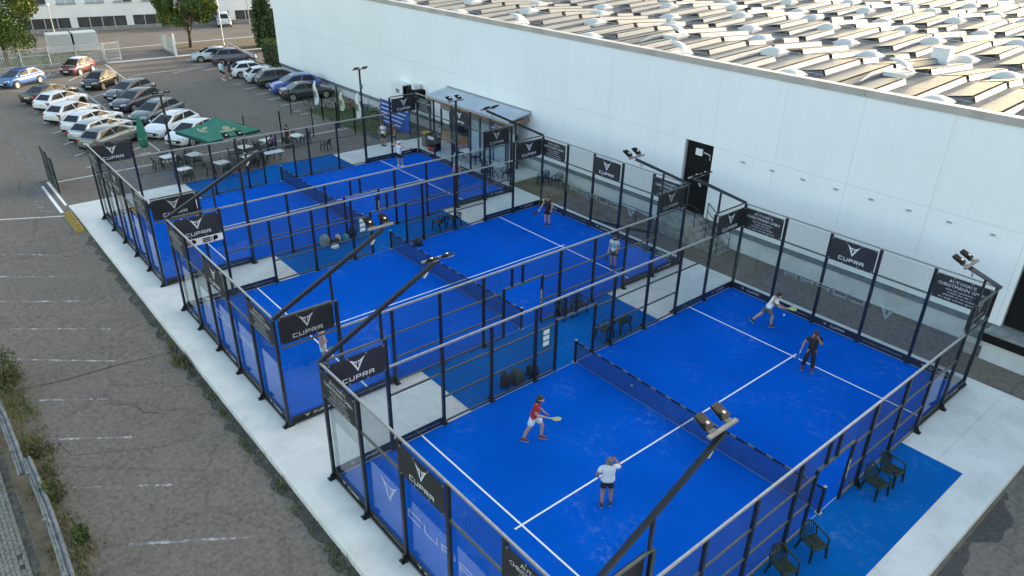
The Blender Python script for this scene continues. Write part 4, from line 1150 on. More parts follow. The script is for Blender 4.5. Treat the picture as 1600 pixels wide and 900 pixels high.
    for s in (-1,1):
        MB().loft([[(s*w2*.50,h2*.955,hz-.13),(s*w2*.50,h2*.955,hz-.03),(s*w2*.80,h2*.90,hz+.0),(s*w2*.84,h2*.90,hz-.12)],[(s*w2*.46,h2*1.0,hz-.16),(s*w2*.46,h2*.985,hz-.05),(s*w2*.84,h2*.94,hz-.02),(s*w2*.89,h2*.93,hz-.14)]]).build('headlight', M['head'], t)
        MB().box(s*w2*.74-.15,s*w2*.74+.15,-h2*.985-.03,-h2*.985+.2,tz-(.42 if tall else .28),tz-.08).build('tail_light', M['tail'], t)
        q = MB(); q.ball((s*(w2+.07),yf0-.35,belt+.07),.10,.06,.07,8,5); q.bar((s*(w2-.06),yf0-.35,belt+.03),(s*(w2+.05),yf0-.35,belt+.05),.04,.03); q.build('wing_mirror', pt, t)
        MB().box(s*(w2+.001)-.01,s*(w2+.001)+.01,-.25*L_/4,-.25*L_/4+.16,belt-.12,belt-.09).build('door_handle', M['raild'], t)
        MB().box(s*(w2-.004)-.012,s*(w2-.004)+.012,-h2+1.25,h2-1.3,.2,.32).build('sill', M['blackmat'], t)
    MB().box(-w2*.5,w2*.5,h2-.06,h2+.012,.36,hz-.24).build('grille', M['blackmat'], t)
    MB().box(-.26,.26,h2+.013,h2+.03,.40,.51).build('number_plate', M['plate'], t); MB().box(-.26,.26,-h2-.03,-h2-.005,.62,.73).build('number_plate', M['plate'], t)
    MB().box(-w2*.8,w2*.8,-h2-.012,-h2+.2,.26,.42).build('bumper_insert', M['blackmat'], t)
    if kind in ('wagon','suv') and wag:
        for s in (-1,1): MB().path([(s*wt*.86,yr1+.2,H-.02),(s*wt*.86,yr1+.3,H+.05),(s*wt*.86,yf1-.3,H+.06),(s*wt*.86,yf1-.15,H)], .016, 5).build('roof_rail', M['rail'], t)
    return t
W1 = (-.565,.825); W2_ = (.565,-.825)
pb, pw, ps, pg, pd, pk = paint('blue',(.03,.10,.27)), paint('white',(.72,.74,.75)), paint('silver',(.42,.44,.45),.4), paint('grey',(.13,.145,.15),.3), paint('dark',(.045,.045,.055),.2), paint('black',(.012,.013,.015))
car('hatch', pb, 'medium blue hatchback parked nose to the street at the far left edge', -65.1, 2.4, (.58,-.81))
car('mini', paint('maroon',(.12,.018,.02)), 'small dark red two tone car with white roof beside the pale fence', -68.0, 7.8, (.7,-.71), roof=pw)
car('mini', pk, 'small black hatchback right below the red car with white roof', -60.0, 7.9, (.72,-.69))
car('sedan', pk, 'black saloon mostly hidden behind the clean white hatchback', -57.1, 3.3, W1)
car('hatch', pw, 'clean white hatchback with black wheels in the slanting left row', -53.7, 3.5, W1, rims='d')
car('hatch', paint('offwhite',(.66,.68,.67)), 'off white hatchback with bright red tail lamps in the left row', -49.2, 3.4, W1, tall=True)
car('wagon', paint('palesilver',(.60,.63,.65),.1), 'pale silver estate car third from the street screen in the left row', -45.5, 4.0, W1)
car('wagon', ps, 'grey silver estate car beside the closed green parasol row', -42.7, 3.9, W1)
car('wagon', paint('greygreen',(.16,.18,.17),.3), 'dark grey green estate car partly behind the farthest left banner', -40.2, 4.0, W1)
car('wagon', paint('slate',(.07,.085,.095),.2), 'slate grey estate car at the head of the right slanting row', -54.2, 8.9, W2_, wag=True)
c11 = car('wagon', paint('plum',(.05,.045,.06),.2), 'dark plum grey estate with its near door standing open', -50.3, 8.4, W2_)
MB().loft([[(.93,.75,.3),(.93,.75,1.0),(.9,.75,1.35),(.93,.72,.3)],[(1.75,.25,.3),(1.75,.25,1.0),(1.55,.3,1.4),(1.75,.22,.3)]]).build('open_door', PAINT['plum'], c11)
car('wagon', paint('petrol',(.10,.125,.13),.2), 'grey petrol coloured estate between the plum car and the white estate', -45.4, 8.5, W2_, wag=True)
car('wagon', pw, 'white estate with roof rails beside the open green parasol', -40.9, 8.2, W2_, wag=True)
car('hatch', paint('chalk',(.70,.72,.73)), 'white car with black grille half hidden under the open green parasol', -37.9, 8.7, W2_)
N3 = (.16,.987); S3 = (-.16,-.987)
car('hatch', paint('icy',(.52,.58,.62),.1), 'icy pale blue hatchback at the far end of the hall side row', -67.1, 20.7, (-.25,-.97))
car('suv', paint('lavender',(.10,.10,.13),.3), 'dark grey off roader next to the icy pale blue hatchback', -64.3, 22.0, N3)
car('hatch', paint('milk',(.74,.75,.74)), 'white hatchback with open boot behind the three people', -57.0, 21.0, N3)
car('hatch', paint('chrome',(.58,.61,.62),.1), 'whitish silver hatchback between the open boot car and the black off roader', -53.9, 21.2, N3)
car('suv', paint('ink',(.014,.018,.02)), 'black off roader beside the bright blue off roader', -51.3, 21.4, N3)
car('suv', paint('cobalt',(.02,.07,.32)), 'bright blue off roader facing out near the hall wall', -48.0, 21.3, S3)
car('sedan', paint('bronze',(.035,.035,.035),.2), 'black saloon nearest the bicycles, its tail towards the yard', -45.4, 21.2, N3)
car('van', paint('vanwhite',(.70,.72,.73)), 'white delivery van parked before the far office building', -91.8, 31.3, (-.95,.3))

# ------------------------------------------------------------------ bicycles, flags, blue cloth, fences
def bicycle(x, y, rz, col, label, lean=.12):
    t = thing('bicycle', label, 'bicycle', (x,y,-.012), rz, 'bicycles parked by the hall'); t.rotation_euler = (lean,0,rz)
    for xx in (-.52,.52):
        o = MB().ring((xx,0,.34),(0,1,0),.325,.022,20,5).build('wheel', M['tyre'], t)
        q = MB()
        for k in range(6): a = math.pi*k/6; q.bar((xx-.31*math.cos(a),0,.34-.31*math.sin(a)),(xx+.31*math.cos(a),0,.34+.31*math.sin(a)),.006)
        q.build('spokes', M['rail'], o)
    q = MB(); q.path([(-.52,0,.34),(-.12,0,.34),(.38,0,.72),(-.2,0,.70),(-.12,0,.34)], .02, 6); q.path([(-.52,0,.34),(-.2,0,.72)], .014, 6); q.path([(.52,0,.34),(.36,0,.95)], .018, 6); q.path([(-.12,0,.34),(-.24,0,.9)], .016, 6)
    q.build('frame', col, t)
    MB().path([(.34,-.28,1.0),(.36,0,.97),(.34,.28,1.0)], .014, 6).build('handlebar', M['blackmat'], t)
    MB().ball((-.25,0,.93),.13,.07,.04,10,5).build('saddle', M['blackmat'], t)
cr1, cr2, cr3 = paint('bikered',(.3,.03,.03)), paint('bikeblue',(.03,.08,.3)), paint('bikesilver',(.4,.4,.4))
for x, y, a, c, lb in [(-38.9,22.2,.9,cr1,'red framed bicycle beside the brown board at the hall foot'),(-37.8,22.6,1.0,cr2,'blue framed bicycle right of the red one'),
                       (-40.6,20.7,.5,cr3,'silver bicycle on the lawn behind the first feather flag'),(-39.6,20.9,.7,cr3,'silver bicycle second from the first feather flag'),
                       (-35.3,22.6,1.1,pk,'black bicycle leftmost behind the second feather flag'),(-34.5,22.7,1.2,cr3,'grey bicycle in the middle behind the second feather flag'),
                       (-33.6,22.7,1.0,pk,'black bicycle closest to the air conditioning cabinet'),(-42.2,20.0,.4,pk,'black bicycle at the kerb next to the black saloon')]:
    bicycle(x, y, a, c, lb)
t = thing('brown_board', 'brown wooden board leaning on the hall foot among the bicycles', 'board', (-36.4,23.6,0)); t.rotation_euler = (-.15,0,0)
MB().box(-.75,.75,-.03,.03,0,1.15).build('board_face', M['wood'], t); MB().box(-.7,.7,-.07,-.035,.5,.6).build('batten', M['bark'], t)
def flag(x, y, h, rz, mat, label):
    t = thing('feather_flag', label, 'flag', (x,y,0), rz, 'feather flags on the lawn')
    q = MB(); q.path([(0,0,0),(0,0,h*.75),(.08,0,h*.9),(.3,0,h)], .014, 6); q.build('flag_pole', M['raild'], t)
    q = MB(); vs = []
    for i in range(13):
        f = i/12; z = h*(.18+.80*f); wd = .12+.42*math.sin(math.pi*min(1,f*.9+.12))**.8*(1 if f < .8 else (1-f)/.2*.9+.1); x0 = .02 if f < .7 else .02+.28*((f-.7)/.3)**2
        vs += [(x0,.03*math.sin(f*6),z),(x0+wd,.06*math.sin(f*5+1),z-.12*f)]
    q.add(vs, [(2*i,2*i+1,2*i+3,2*i+2) for i in range(12)]); q.add([(a,b+.006,c) for a, b, c in vs], [(2*i+2,2*i+3,2*i+1,2*i) for i in range(12)]); q.build('flag_cloth', mat, t, smooth=True)
    q = MB(); q.add([(.1,-.06,h*.45),(.3,-.06,h*.42),(.32,-.07,h*.62),(.12,-.07,h*.66)], [(0,1,2,3)]); q.build('print', M['gap'], t)
flag(-41.0,19.75,2.5,.3,M['white'],'white curved feather flag next to the black saloon')
flag(-34.8,20.2,2.6,.3,M['white'],'white curved feather flag beside the rear floodlight pole of the terrace')
flag(-38.2,20.6,2.0,.3,P('paleyellow',(.55,.6,.4),.7),'small pale yellow green feather flag between the two white ones')
structure('lawn_bed', MB().sheet([(-41.5,19.0),(-30.2,19.4),(-31.5,23.6),(-41.5,23.8)], -.006), M['grass'])
blades('lawn_grass', [(random.uniform(-41,-31),random.uniform(19.2,23),-.006,14,.4,.6) for _ in range(140)], [M['grass'],M['weed'],M['weedy']], 31)
t = thing('blue_windbreak', 'blue cloth windbreak with white stripes behind the rear left glass', 'windbreak', (-31.4,21.6,0))
q = MB(); q.box(-2.0,2.0,-.01,.01,.25,2.1); q.build('cloth', M['bluesign'], t)
for k in range(5): MB().box(-1.9,1.9-.28*k,-.02,-.011,1.8-.33*k,1.87-.33*k).build('stripe', M['print'], t)
for x in (-2.03,0,2.03): MB().tube((x,.04,0),(x,.04,2.15),.03,6).build('post', M['black'], t)

def post_fence(pts, h, label, cat='fence', name='mesh_fence', pitch=.2):
    t = thing(name, label, cat, (0,0,0))
    q = MB()
    for a, b in zip(pts, pts[1:]):
        A, B_ = Vector(a+(-.01,)), Vector(b+(-.01,)); L_ = (B_-A).length; n = max(1, round(L_/2.5))
        for i in range(n+1): MB().bar(A.lerp(B_,i/n), A.lerp(B_,i/n)+Vector((0,0,h)), .07,.07).build('post', M['black'], t)
        k = int(L_/pitch)
        for i in range(k): p = A.lerp(B_, i/k); q.bar(p+Vector((0,0,.05)), p+Vector((0,0,h-.1)), .005, caps=False)
        for i in range(int((h-.1)/pitch)+1): z = Vector((0,0,.05+pitch*i)); q.bar(A+z, B_+z, .006, caps=False)
    tag(q.build('mesh', M['wire'], t), kind='stuff')
    return t
post_fence([(-34.1,11.1),(-33.8,13.6),(-33.7,16.0)], 2.25, 'thin black mesh fence with slim posts along the rear edge of the terrace')
post_fence([(-41.0,17.6),(-37.5,18.7),(-34.9,18.6),(-32.5,18.8),(-29.4,19.4)], 2.0, 'thin black mesh fence in front of the lawn with the bicycles')
t = thing('tall_post', 'tall black post standing behind the lawn fence', 'post', (-34.9,18.75,0)); MB().bar((0,0,0),(0,0,3.2),.09,.09).build('shaft', M['black'], t); MB().box(-.07,.07,-.07,.07,3.2,3.26).build('cap', M['raild'], t)
t = thing('mesh_screen', 'dark green mesh screen panel standing alone on the street side of the yard', 'screen', (-33.2,-1.12,-.01), 0)
q = MB()
MB().box(-1.5,1.5,-.008,.008,.1,2.0).build('screen_panel', M['screen'], t)
for x in (-1.5,0,1.5): MB().bar((x,0,0),(x,0,2.1),.06,.06).build('post', M['blackmat'], t)
for z in (.12,1.05,2.0): MB().bar((-1.47,-.03,z),(1.47,-.03,z),.03,.03).build('rail', M['blackmat'], t)
t = thing('cable_ramp', 'yellow and black rubber ramp lying along the platform\'s left corner', 'ramp', (-27.9,-1.5,gz(-27.9)), -.0); t.rotation_euler = (0,R(.8),0); t.scale = (.9,.62,.8)
for k in range(6):
    q = MB(); x0 = k*.55; q.add([(x0,-.32,0),(x0+.53,-.32,0),(x0+.53,-.12,.16),(x0,-.12,.16),(x0,.26,.16),(x0+.53,.26,.16),(x0+.53,.3,0),(x0,.3,0)], [(0,1,2,3),(3,2,5,4),(4,5,6,7),(0,3,4,7),(1,6,5,2)])
    o = q.build('ramp_block', M['yellow'], t)
    q = MB()
    for j in range(2):
        q.add([(x0+.08+.26*j,-.30,.025),(x0+.2+.26*j,-.30,.025),(x0+.26+.26*j,-.13,.163),(x0+.14+.26*j,-.13,.163)], [(0,1,2,3)])
        q.add([(x0+.14+.26*j,-.11,.164),(x0+.26+.26*j,-.11,.164),(x0+.2+.26*j,.2,.164),(x0+.08+.26*j,.2,.164)], [(0,1,2,3)])
    q.build('black_stripe', M['blackmat'], o)

# guard rail of the street
def guard(x0, y0, x1, y1, z0, z1, label):
    t = thing('guard_rail', label, 'guard rail', (0,0,0), 0, 'guard rails on the left')
    A, B_ = Vector((x0,y0,0)), Vector((x1,y1,0)); n_ = 10; rings = []
    d = (B_-A).normalized(); nn = Vector((-d.y,d.x,0))
    for i in range(n_+1):
        f = i/n_; c = A.lerp(B_,f)+nn*.05*math.sin(f*5+x0); z = z0+(z1-z0)*f+.02*math.sin(f*9)
        prof = [(.125,-.08),(.10,-.01),(.06,.0),(.0,-.06),(-.05,.02),(-.09,.02),(-.13,-.06)]
        rings.append([c+nn*a+Vector((0,0,z+b)) for a, b in prof]+[c+nn*(a-.012)+Vector((0,0,z+b)) for a, b in reversed(prof)])
    MB().loft(rings).build('beam', M['steel'], t, smooth=False)
    for i in range(4):
        f = (i+.4)/4; c = A.lerp(B_,f)-nn*.08; MB().bar(c+Vector((0,0,-.3)), c+Vector((0,0,z0+(z1-z0)*f+.1)), .09,.11).build('post', M['steel'], t)
guard(-13.8,-7.42,-5.6,-7.18,.42,.26,'grey steel guard rail length entering from the left edge, upper one')
guard(-6.3,-7.02,3.2,-7.06,.30,.36,'bent grey steel guard rail length in the bottom left corner, lower one')

# pale bar fence, gate leaves
def bar_fence(A, B_, h, label, cat, name):
    A, B_ = Vector(A), Vector(B_); L_ = (B_-A).length; d = (B_-A).normalized()
    t = thing(name, label, cat, (0,0,0))
    q = MB(); n = int(L_/.14)
    for i in range(n): p = A+d*(.07+i*L_/n); q.bar(p+Vector((0,0,.3)), p+Vector((0,0,h-.1)), .03,.03, caps=False)
    tag(q.build('bar', M['fence'], t), kind='stuff')
    m = max(1, round(L_/2.6))
    for i in range(m+1): p = A+d*(L_*i/m); MB().bar(p, p+Vector((0,0,h)), .09,.09).build('post', M['fence'], t)
    for i in range(m):
        a, b = A+d*(L_*i/m+.05), A+d*(L_*(i+1)/m-.05)
        for z in (.3,h-.1): MB().bar(a+Vector((0,0,z)), b+Vector((0,0,z)), .05,.05).build('rail', M['fence'], t)
    MB().bar(A+Vector((0,0,.1)), B_+Vector((0,0,.1)), .18,.26).build('plinth', M['concrete_dk'], t)
bar_fence((-73.2,-6,0),(-72.25,11.2,0),2.0,'pale grey bar fence along the street behind the blue and red cars','fence','bar_fence')
bar_fence((-72.25,11.35,0),(-72.5,12.9,0),2.0,'pale bar gate leaf folded at the end of the street fence','gate','gate_leaf')
bar_fence((-71.7,18.4,0),(-77.2,18.6,0),1.9,'pale bar gate leaf standing open beside the right hand tree','gate','gate_leaf')
t = thing('gate_post', 'thick white gate post at the open gate leaf', 'post', (-71.6,18.35,0)); MB().bar((0,0,0),(0,0,2.4),.2,.2).build('shaft', M['white'], t); MB().box(-.13,.13,-.13,.13,2.4,2.46).build('cap', M['fence'], t)
t = thing('site_container', 'whitish ribbed container behind the pale bar fence', 'container', (-81.0,10.2,0), R(-3))
q = MB(); n = 26
for s_, (y0, y1) in enumerate(((-2.45,-.15),(.05,2.45))):
    q = MB()
    for i in range(14):
        a, b = y0+(y1-y0)*i/14, y0+(y1-y0)*(i+.5)/14; q.box(.98,1.04,a,b,.15,1.85)
    q.box(-1,.98,y0,y1,.1,1.95); q.build('container_side', M['white'], t)
    MB().box(-1.05,1.06,y0,y1,1.955,2.05).build('roof', M['white'], t)
MB().box(-.9,.95,-.145,.045,.1,2.0).build('seam', M['blackmat'], t)

# construction barriers along the hall end
for i in range(5):
    a, b = Vector((-73.0+2.35*i,24.3-.25*i,0)), Vector((-70.9+2.35*i,24.1-.25*i,0))
    t = thing('construction_barrier', f"red and white construction barrier, {ORD[4-i]} from the hall corner", 'barrier', a, math.atan2(b.y-a.y,b.x-a.x), 'red and white barriers')
    for z in (.35,.85):
        MB().box(0,2.05,-.02,.02,z,z+.2).build('board', M['white'], t)
        for k in range(4): MB().add([(.15+.5*k,-.025,z+.01),(.38+.5*k,-.025,z+.01),(.5+.5*k,-.025,z+.19),(.27+.5*k,-.025,z+.19)], [(0,1,2,3)]).build('red_stripe', M['red'], t)
    for x in (.1,1.95): MB().box(x-.03,x+.03,-.3,.3,0,.06).build('foot', M['blackmat'], t); MB().box(x-.02,x+.02,.021,.05,.06,1.08).build('upright', M['raild'], t)

def street_lamp(x, y, h, label, mat, arm=False):
    t = thing('lamp_post', label, 'lamp post', (x,y,0), 0)
    MB().tube((0,0,0),(0,0,h),.07,8,.045).build('pole', mat, t)
    MB().ball((0,0,h+.15),.22,.22,.18,10,6).build('lamp_head', M['white'], t); MB().tube((0,0,0),(0,0,.3),.1,8).build('pole_foot', mat, t)
street_lamp(-93.0,10.6,3.6,'thin lamp post with round head before the office building, behind the left tree',M['pole'])
street_lamp(-76.3,25.4,7.5,'tall white lamp post right of the right hand tree',M['white'])
street_lamp(-91.4,34.8,7.0,'pale lamp post right of the white van',M['pole'])

# ------------------------------------------------------------------ office building far behind
bl = thing('office_building', 'white office building with dark window bands beyond the street', 'building', (-97.2,9.1,0), math.atan2(31.3-9.1,-93.1+97.06)-math.pi/2)
# local y runs along the facade, +x faces the yard
Y0, Y1 = -22.0, 48.0
gy = [(-14.6+6.55*k) for k in range(9)]
low = [(g_, g_+5.75) for g_ in gy]
q = MB(); prev = Y0
for a, b in low: q.box(-.3,0,prev,a,.45,1.7); prev = b
q.box(-.3,0,prev,Y1,.45,1.7); q.build('wall', M['facade'], bl)
MB().box(-.3,0,Y0,Y1,1.7,3.4).build('wall', M['facade'], bl)
up = []
y = Y0+2.2
while y < Y1-3: up.append((y,y+2.25)); y += 3.27
q = MB(); prev = Y0
for a, b in up: q.box(-.3,0,prev,a,3.4,5.0); prev = b
q.box(-.3,0,prev,Y1,3.4,5.0); q.build('wall', M['facade'], bl)
MB().box(-.3,0,Y0,Y1,5.0,9.0).build('wall', M['facade'], bl)
MB().box(-12,-.31,Y0,Y1,-.2,8.8).build('core', M['gap'], bl); MB().box(-12.2,.2,Y0-.2,Y1+.2,9.0,9.3).build('roof', M['coping'], bl)
MB().box(-.3,.12,Y0,Y1,-.2,.44).build('plinth', M['concrete_dk'], bl)
for a, b in low:
    o = link('window', None, bl); o.location = (0,a,.45)
    w_ = (b-a)/4
    for k in range(4): MB().box(-.22,-.18,w_*k+.06,w_*(k+1)-.06,.05,1.2).build('pane', M['window'], o)
    for k in range(5): MB().box(-.24,-.08,w_*k-.05,w_*k+.05,.0,1.25).build('mullion', M['fence'], o)
    MB().box(-.1,.09,0,b-a,-.06,-.003).build('sill', M['fence'], o)
rw = random.Random(8)
for a, b in up:
    o = link('window', None, bl); o.location = (0,a,3.4); w_ = (b-a)/2
    for k in range(2): MB().box(-.2,-.16,w_*k+.05,w_*(k+1)-.05,.05,1.55).build('pane', M['windowl' if rw.random() < .7 else 'window'], o)
    for k in range(3): MB().box(-.22,-.06,w_*k-.05,w_*k+.05,0,1.6).build('mullion', M['white'], o)
    MB().box(-.1,.14,-.05,b-a+.05,-.07,-.003).build('sill', M['sheet'], o)

# ------------------------------------------------------------------ trees and hedges
def tree(x, y, th, cz, rx, rz_h, n, label, seed, mats, z=0., leaf=.17, ry=None):
    rb = random.Random(seed); ry = ry or rx
    t = thing('broadleaf_tree', label, 'tree', (x,y,z))
    q = MB(); q.tube((0,0,-.1),(0.1,.05,th*.6),.26,9,.2); q.tube((.1,.05,th*.6),(.05,.1,cz),.2,8,.1)
    q.build('trunk', M['bark'], t)
    clumps = []
    q = MB()
    for i in range(34):
        u = rb.random()*6.28; v = math.asin(rb.uniform(-.85,1)); k = rb.uniform(.55,.98)
        c = Vector((rx*k*math.cos(u)*math.cos(v), ry*k*math.sin(u)*math.cos(v), cz+rz_h*k*math.sin(v)))
        clumps.append((c, rb.uniform(.75,1.5)*rx/4.2, rb.random()))
        if i % 3 == 0: q.tube((.06,.08,th*.7+rb.random()*1.5), c, .07, 5, .02)
    q.build('limb', M['bark'], t)
    q = MB()
    for c, r_, tone in clumps:
        for i in range(n//34):
            d = Vector((rb.gauss(0,1),rb.gauss(0,1),rb.gauss(0,.75))).normalized()*r_*rb.random()**.4
            p = c+d; a = Vector((rb.gauss(0,1),rb.gauss(0,1),rb.gauss(0,1))).normalized()*leaf*rb.uniform(.6,1.3); b = a.orthogonal().normalized()*leaf*.5
            kk = tone*.6+rb.random()*.5
            q.add([p-a,p+b,p+a,p-b], [(0,1,2,3)], 0 if kk < .35 else (1 if kk < .82 else 2))
    q.build('crown', mats, t)
LM = [M['leaf1'],M['leaf2'],M['leaf3']]
tree(-76.4,3.0,1.7,5.6,4.9,4.2,24000,'large yellowing broadleaf tree in the top left corner behind the fence',41,LM)
tree(-76.6,21.6,1.7,4.9,3.7,3.4,20000,'smaller yellowing broadleaf tree beside the open gate leaf',42,LM)
bush(-72.5,29.0,1.6,5.5,3500,'tall dark green shrub at the top beside the hall corner',43,[M['leaf1'],M['leaf1'],M['grass']],z=0,leaf=.22,name='tall_shrub',cat='shrub',grp='shrubs at the hall corner')
bush(-69.6,28.6,1.3,3.6,2500,'dark green shrub directly behind the clipped hedge',44,[M['leaf1'],M['grass']],z=0,leaf=.2,name='tall_shrub',cat='shrub',grp='shrubs at the hall corner')
rb = random.Random(45); t = thing('clipped_hedge', 'clipped box hedge with yellow green top against the hall corner', 'hedge', (-60.9,25.6,0), .0)
q = MB()
for i in range(4200):
    p = Vector((rb.uniform(-1.9,1.9),rb.uniform(-.9,.9),rb.uniform(0,2.3)))
    f = rb.randrange(5)
    if f == 0: p.x = 1.9
    elif f == 1: p.y = -.9
    elif f < 4: p.z = 2.3
    p += Vector((rb.gauss(0,.06),rb.gauss(0,.06),rb.gauss(0,.05)))
    a = Vector((rb.gauss(0,1),rb.gauss(0,1),rb.gauss(0,1))).normalized()*.14; b = a.orthogonal().normalized()*.08
    q.add([p-a,p+b,p+a,p-b], [(0,1,2,3)], (rb.choice((1,2,2)) if p.z > 2.2 else rb.choice((0,0,3))))
q.build('foliage', [M['leaf1'],M['weed'],M['leaf2'],M['bark']], t); MB().box(-1.7,1.7,-.7,.7,0,2.05).build('branch_core', M['bark'], t)
# ------------------------------------------------------------------ people
def skin(name, verts, edges, mat, parent, root=0, sub=1):
    """verts: list of (pos, rx, ry); a skin-modifier surface frozen to a mesh"""
    me = bpy.data.meshes.new(name); me.from_pydata([v[0] for v in verts], edges, [])
    o = bpy.data.objects.new(name, me); COL.objects.link(o)
    md = o.modifiers.new('skin', 'SKIN'); md.use_smooth_shade = True; md.branch_smoothing = .6
    sv = me.skin_vertices[0].data
    for i, v in enumerate(verts): sv[i].radius = (v[1]*1.22, v[2]*1.22); sv[i].use_root = (i == root)
    seen = set(); adj = {}
    for a, b in edges: adj.setdefault(a, []).append(b); adj.setdefault(b, []).append(a)
    def flood_(s):
        st = [s]
        while st:
            k = st.pop()
            if k in seen: continue
            seen.add(k); st += adj.get(k, [])
    flood_(root)
    for i in range(len(verts)):
        if i not in seen: sv[i].use_root = True; flood_(i)
    ss = o.modifiers.new('sub', 'SUBSURF'); ss.levels = sub; ss.render_levels = sub
    dg = bpy.context.evaluated_depsgraph_get()
    m2 = bpy.data.meshes.new_from_object(o.evaluated_get(dg))
    m2.name = name; m2.materials.clear(); m2.materials.append(mat)
    m2.polygons.foreach_set('use_smooth', [True]*len(m2.polygons))
    bpy.data.objects.remove(o); bpy.data.meshes.remove(me)
    return link(name, m2, parent)
BASE = dict(pelvis=(0,0,.93), waist=(0,.01,1.09), chest=(0,.0,1.29), neck=(0,.005,1.47), head=(0,.03,1.585), crown=(0,.025,1.69),
            shR=(.175,0,1.405), elR=(.235,-.03,1.14), wrR=(.24,.07,.92), shL=(-.175,0,1.405), elL=(-.235,-.03,1.14), wrL=(-.24,.07,.92),
            hipR=(.09,0,.89), knR=(.105,.035,.49), anR=(.11,-.02,.085), hipL=(-.09,0,.89), knL=(-.105,.035,.49), anL=(-.11,-.02,.085))
def person(x, y, face, label, pose={}, shirt=None, legs=None, legkind='shorts', shoes=None, skinm='skin', hair='hair', hairkind='short', z=.01, s=1., cap=None, group='people around the courts', sleeve=.62, fw=1.):
    rz = math.atan2(face[1], face[0])-math.pi/2
    t = thing('person', label, 'person', (x,y,z), rz, group); t.scale = (s,s,s)
    J = {k: Vector(v) for k, v in {**BASE, **pose}.items()}
    V = []; E = []; ix = {}
    def a(n, p, rx, ry=None): ix[n] = len(V); V.append((tuple(p), rx, ry or rx)); return ix[n]
    a('pelvis',J['pelvis'],.135*fw,.10); a('waist',J['waist'],.12*fw,.09); a('chest',J['chest'],.145*fw,.10); a('neck',J['neck'],.052); a('head',J['head'],.078,.092); a('crown',J['crown'],.055,.07)
    E += [(0,1),(1,2),(2,3),(3,4),(4,5)]
    hands = {}
    for sd_ in 'RL':
        sg = 1 if sd_ == 'R' else -1
        sh, el, wr, hp, kn, an = (J[k+sd_] for k in ('sh','el','wr','hip','kn','an'))
        d = (wr-el).normalized(); palm = wr+d*.075; hands[sd_] = (palm, d)
        i0 = a('sh'+sd_,sh,.055); i1 = a('el'+sd_,el,.04); i1b = a('fa'+sd_,el.lerp(wr,.3),.04); i2 = a('wr'+sd_,wr,.027); i3 = a('pa'+sd_,palm,.036,.02)
        E += [(2,i0),(i0,i1),(i1,i1b),(i1b,i2),(i2,i3)]
        j0 = a('hip'+sd_,hp,.082); j1 = a('th'+sd_,hp.lerp(kn,.5),.07); j2 = a('kn'+sd_,kn,.052); j3 = a('ca'+sd_,kn.lerp(an,.35)+Vector((0,-.015,0)),.054); j4 = a('an'+sd_,an,.036)
        E += [(0,j0),(j0,j1),(j1,j2),(j2,j3),(j3,j4)]
        side = d.orthogonal().normalized(); side2 = d.cross(side); 
        for k in range(4):
            off = side*(-.03+.02*k); l = (.07,.082,.078,.062)[k]
            p0, p1, p2 = palm-d*.01+off*.8, palm+d*l*.55+off-side2*.008, palm+d*l*.85+off-side2*.034
            b = a(f'f{sd_}{k}',p0,.009); a(f'g{sd_}{k}',p1,.0085); a(f'h{sd_}{k}',p2,.007); E += [(b,b+1),(b+1,b+2)]
        b = a('t'+sd_,palm-d*.05-side*.02,.010); a('u'+sd_,palm-d*.01-side*.055-side2*.01,.009); a('w'+sd_,palm+d*.02-side*.062-side2*.022,.0075); E += [(b,b+1),(b+1,b+2)]
    skin('body', V, E, M[skinm], t)
    hd = J['head']; up = (J['crown']-J['head']).normalized(); 
    q = MB(); q.ball(hd+Vector((0,.098,-.005)),.016,.022,.024,8,6)
    for sg in (-1,1): q.ball(hd+Vector((sg*.086,.0,0)),.012,.024,.034,8,6)
    q.build('nose_and_ears', M[skinm], t, smooth=True)
    q = MB()
    for sg in (-1,1): q.ball(hd+Vector((sg*.034,.087,.022)),.012,.008,.008,8,5)
    q.box(hd.x-.024,hd.x+.024,hd.y+.085,hd.y+.093,hd.z-.052,hd.z-.044); q.build('eyes_and_mouth', M['hair'], t)
    hc = hd+up*.035+Vector((0,-.014,0))
    if hairkind != 'none':
        q = MB(); q.ball(hc,.096,.108,.105,14,8,0,-.15)
        if hairkind == 'long': q.loft([[(hc.x+.09*k*math.cos(u),hc.y-.035+.075*k*math.sin(u)-.02*(i),hc.z-dz) for u in [2*math.pi*m_/12 for m_ in range(12)]] for i, (dz, k) in enumerate(((-.02,1.0),(.1,1.05),(.2,.95),(.27,.6)))])
        elif hairkind == 'short': q.ball(hd+Vector((0,-.045,0)),.082,.07,.095,12,7)
        elif hairkind == 'tied': q.ball(hd+Vector((0,-.045,0)),.082,.07,.09,12,7); q.ball(hd+Vector((0,-.14,.03)),.035,.06,.05,8,6)
        q.build('hair', M[hair], t, smooth=True)
    if cap is not None:
        q = MB(); q.ball(hc+Vector((0,0,.008)),.104,.116,.105,14,7,0,0.); q.loft([[(hc.x-.075,hc.y+.08,hc.z+.005),(hc.x+.075,hc.y+.08,hc.z+.005),(hc.x+.075,hc.y+.08,hc.z+.018),(hc.x-.075,hc.y+.08,hc.z+.018)],[(hc.x-.055,hc.y+.19,hc.z-.01),(hc.x+.055,hc.y+.19,hc.z-.01),(hc.x+.055,hc.y+.19,hc.z+.0),(hc.x-.055,hc.y+.19,hc.z+.0)]])
        q.build('cap', cap, t, smooth=True)
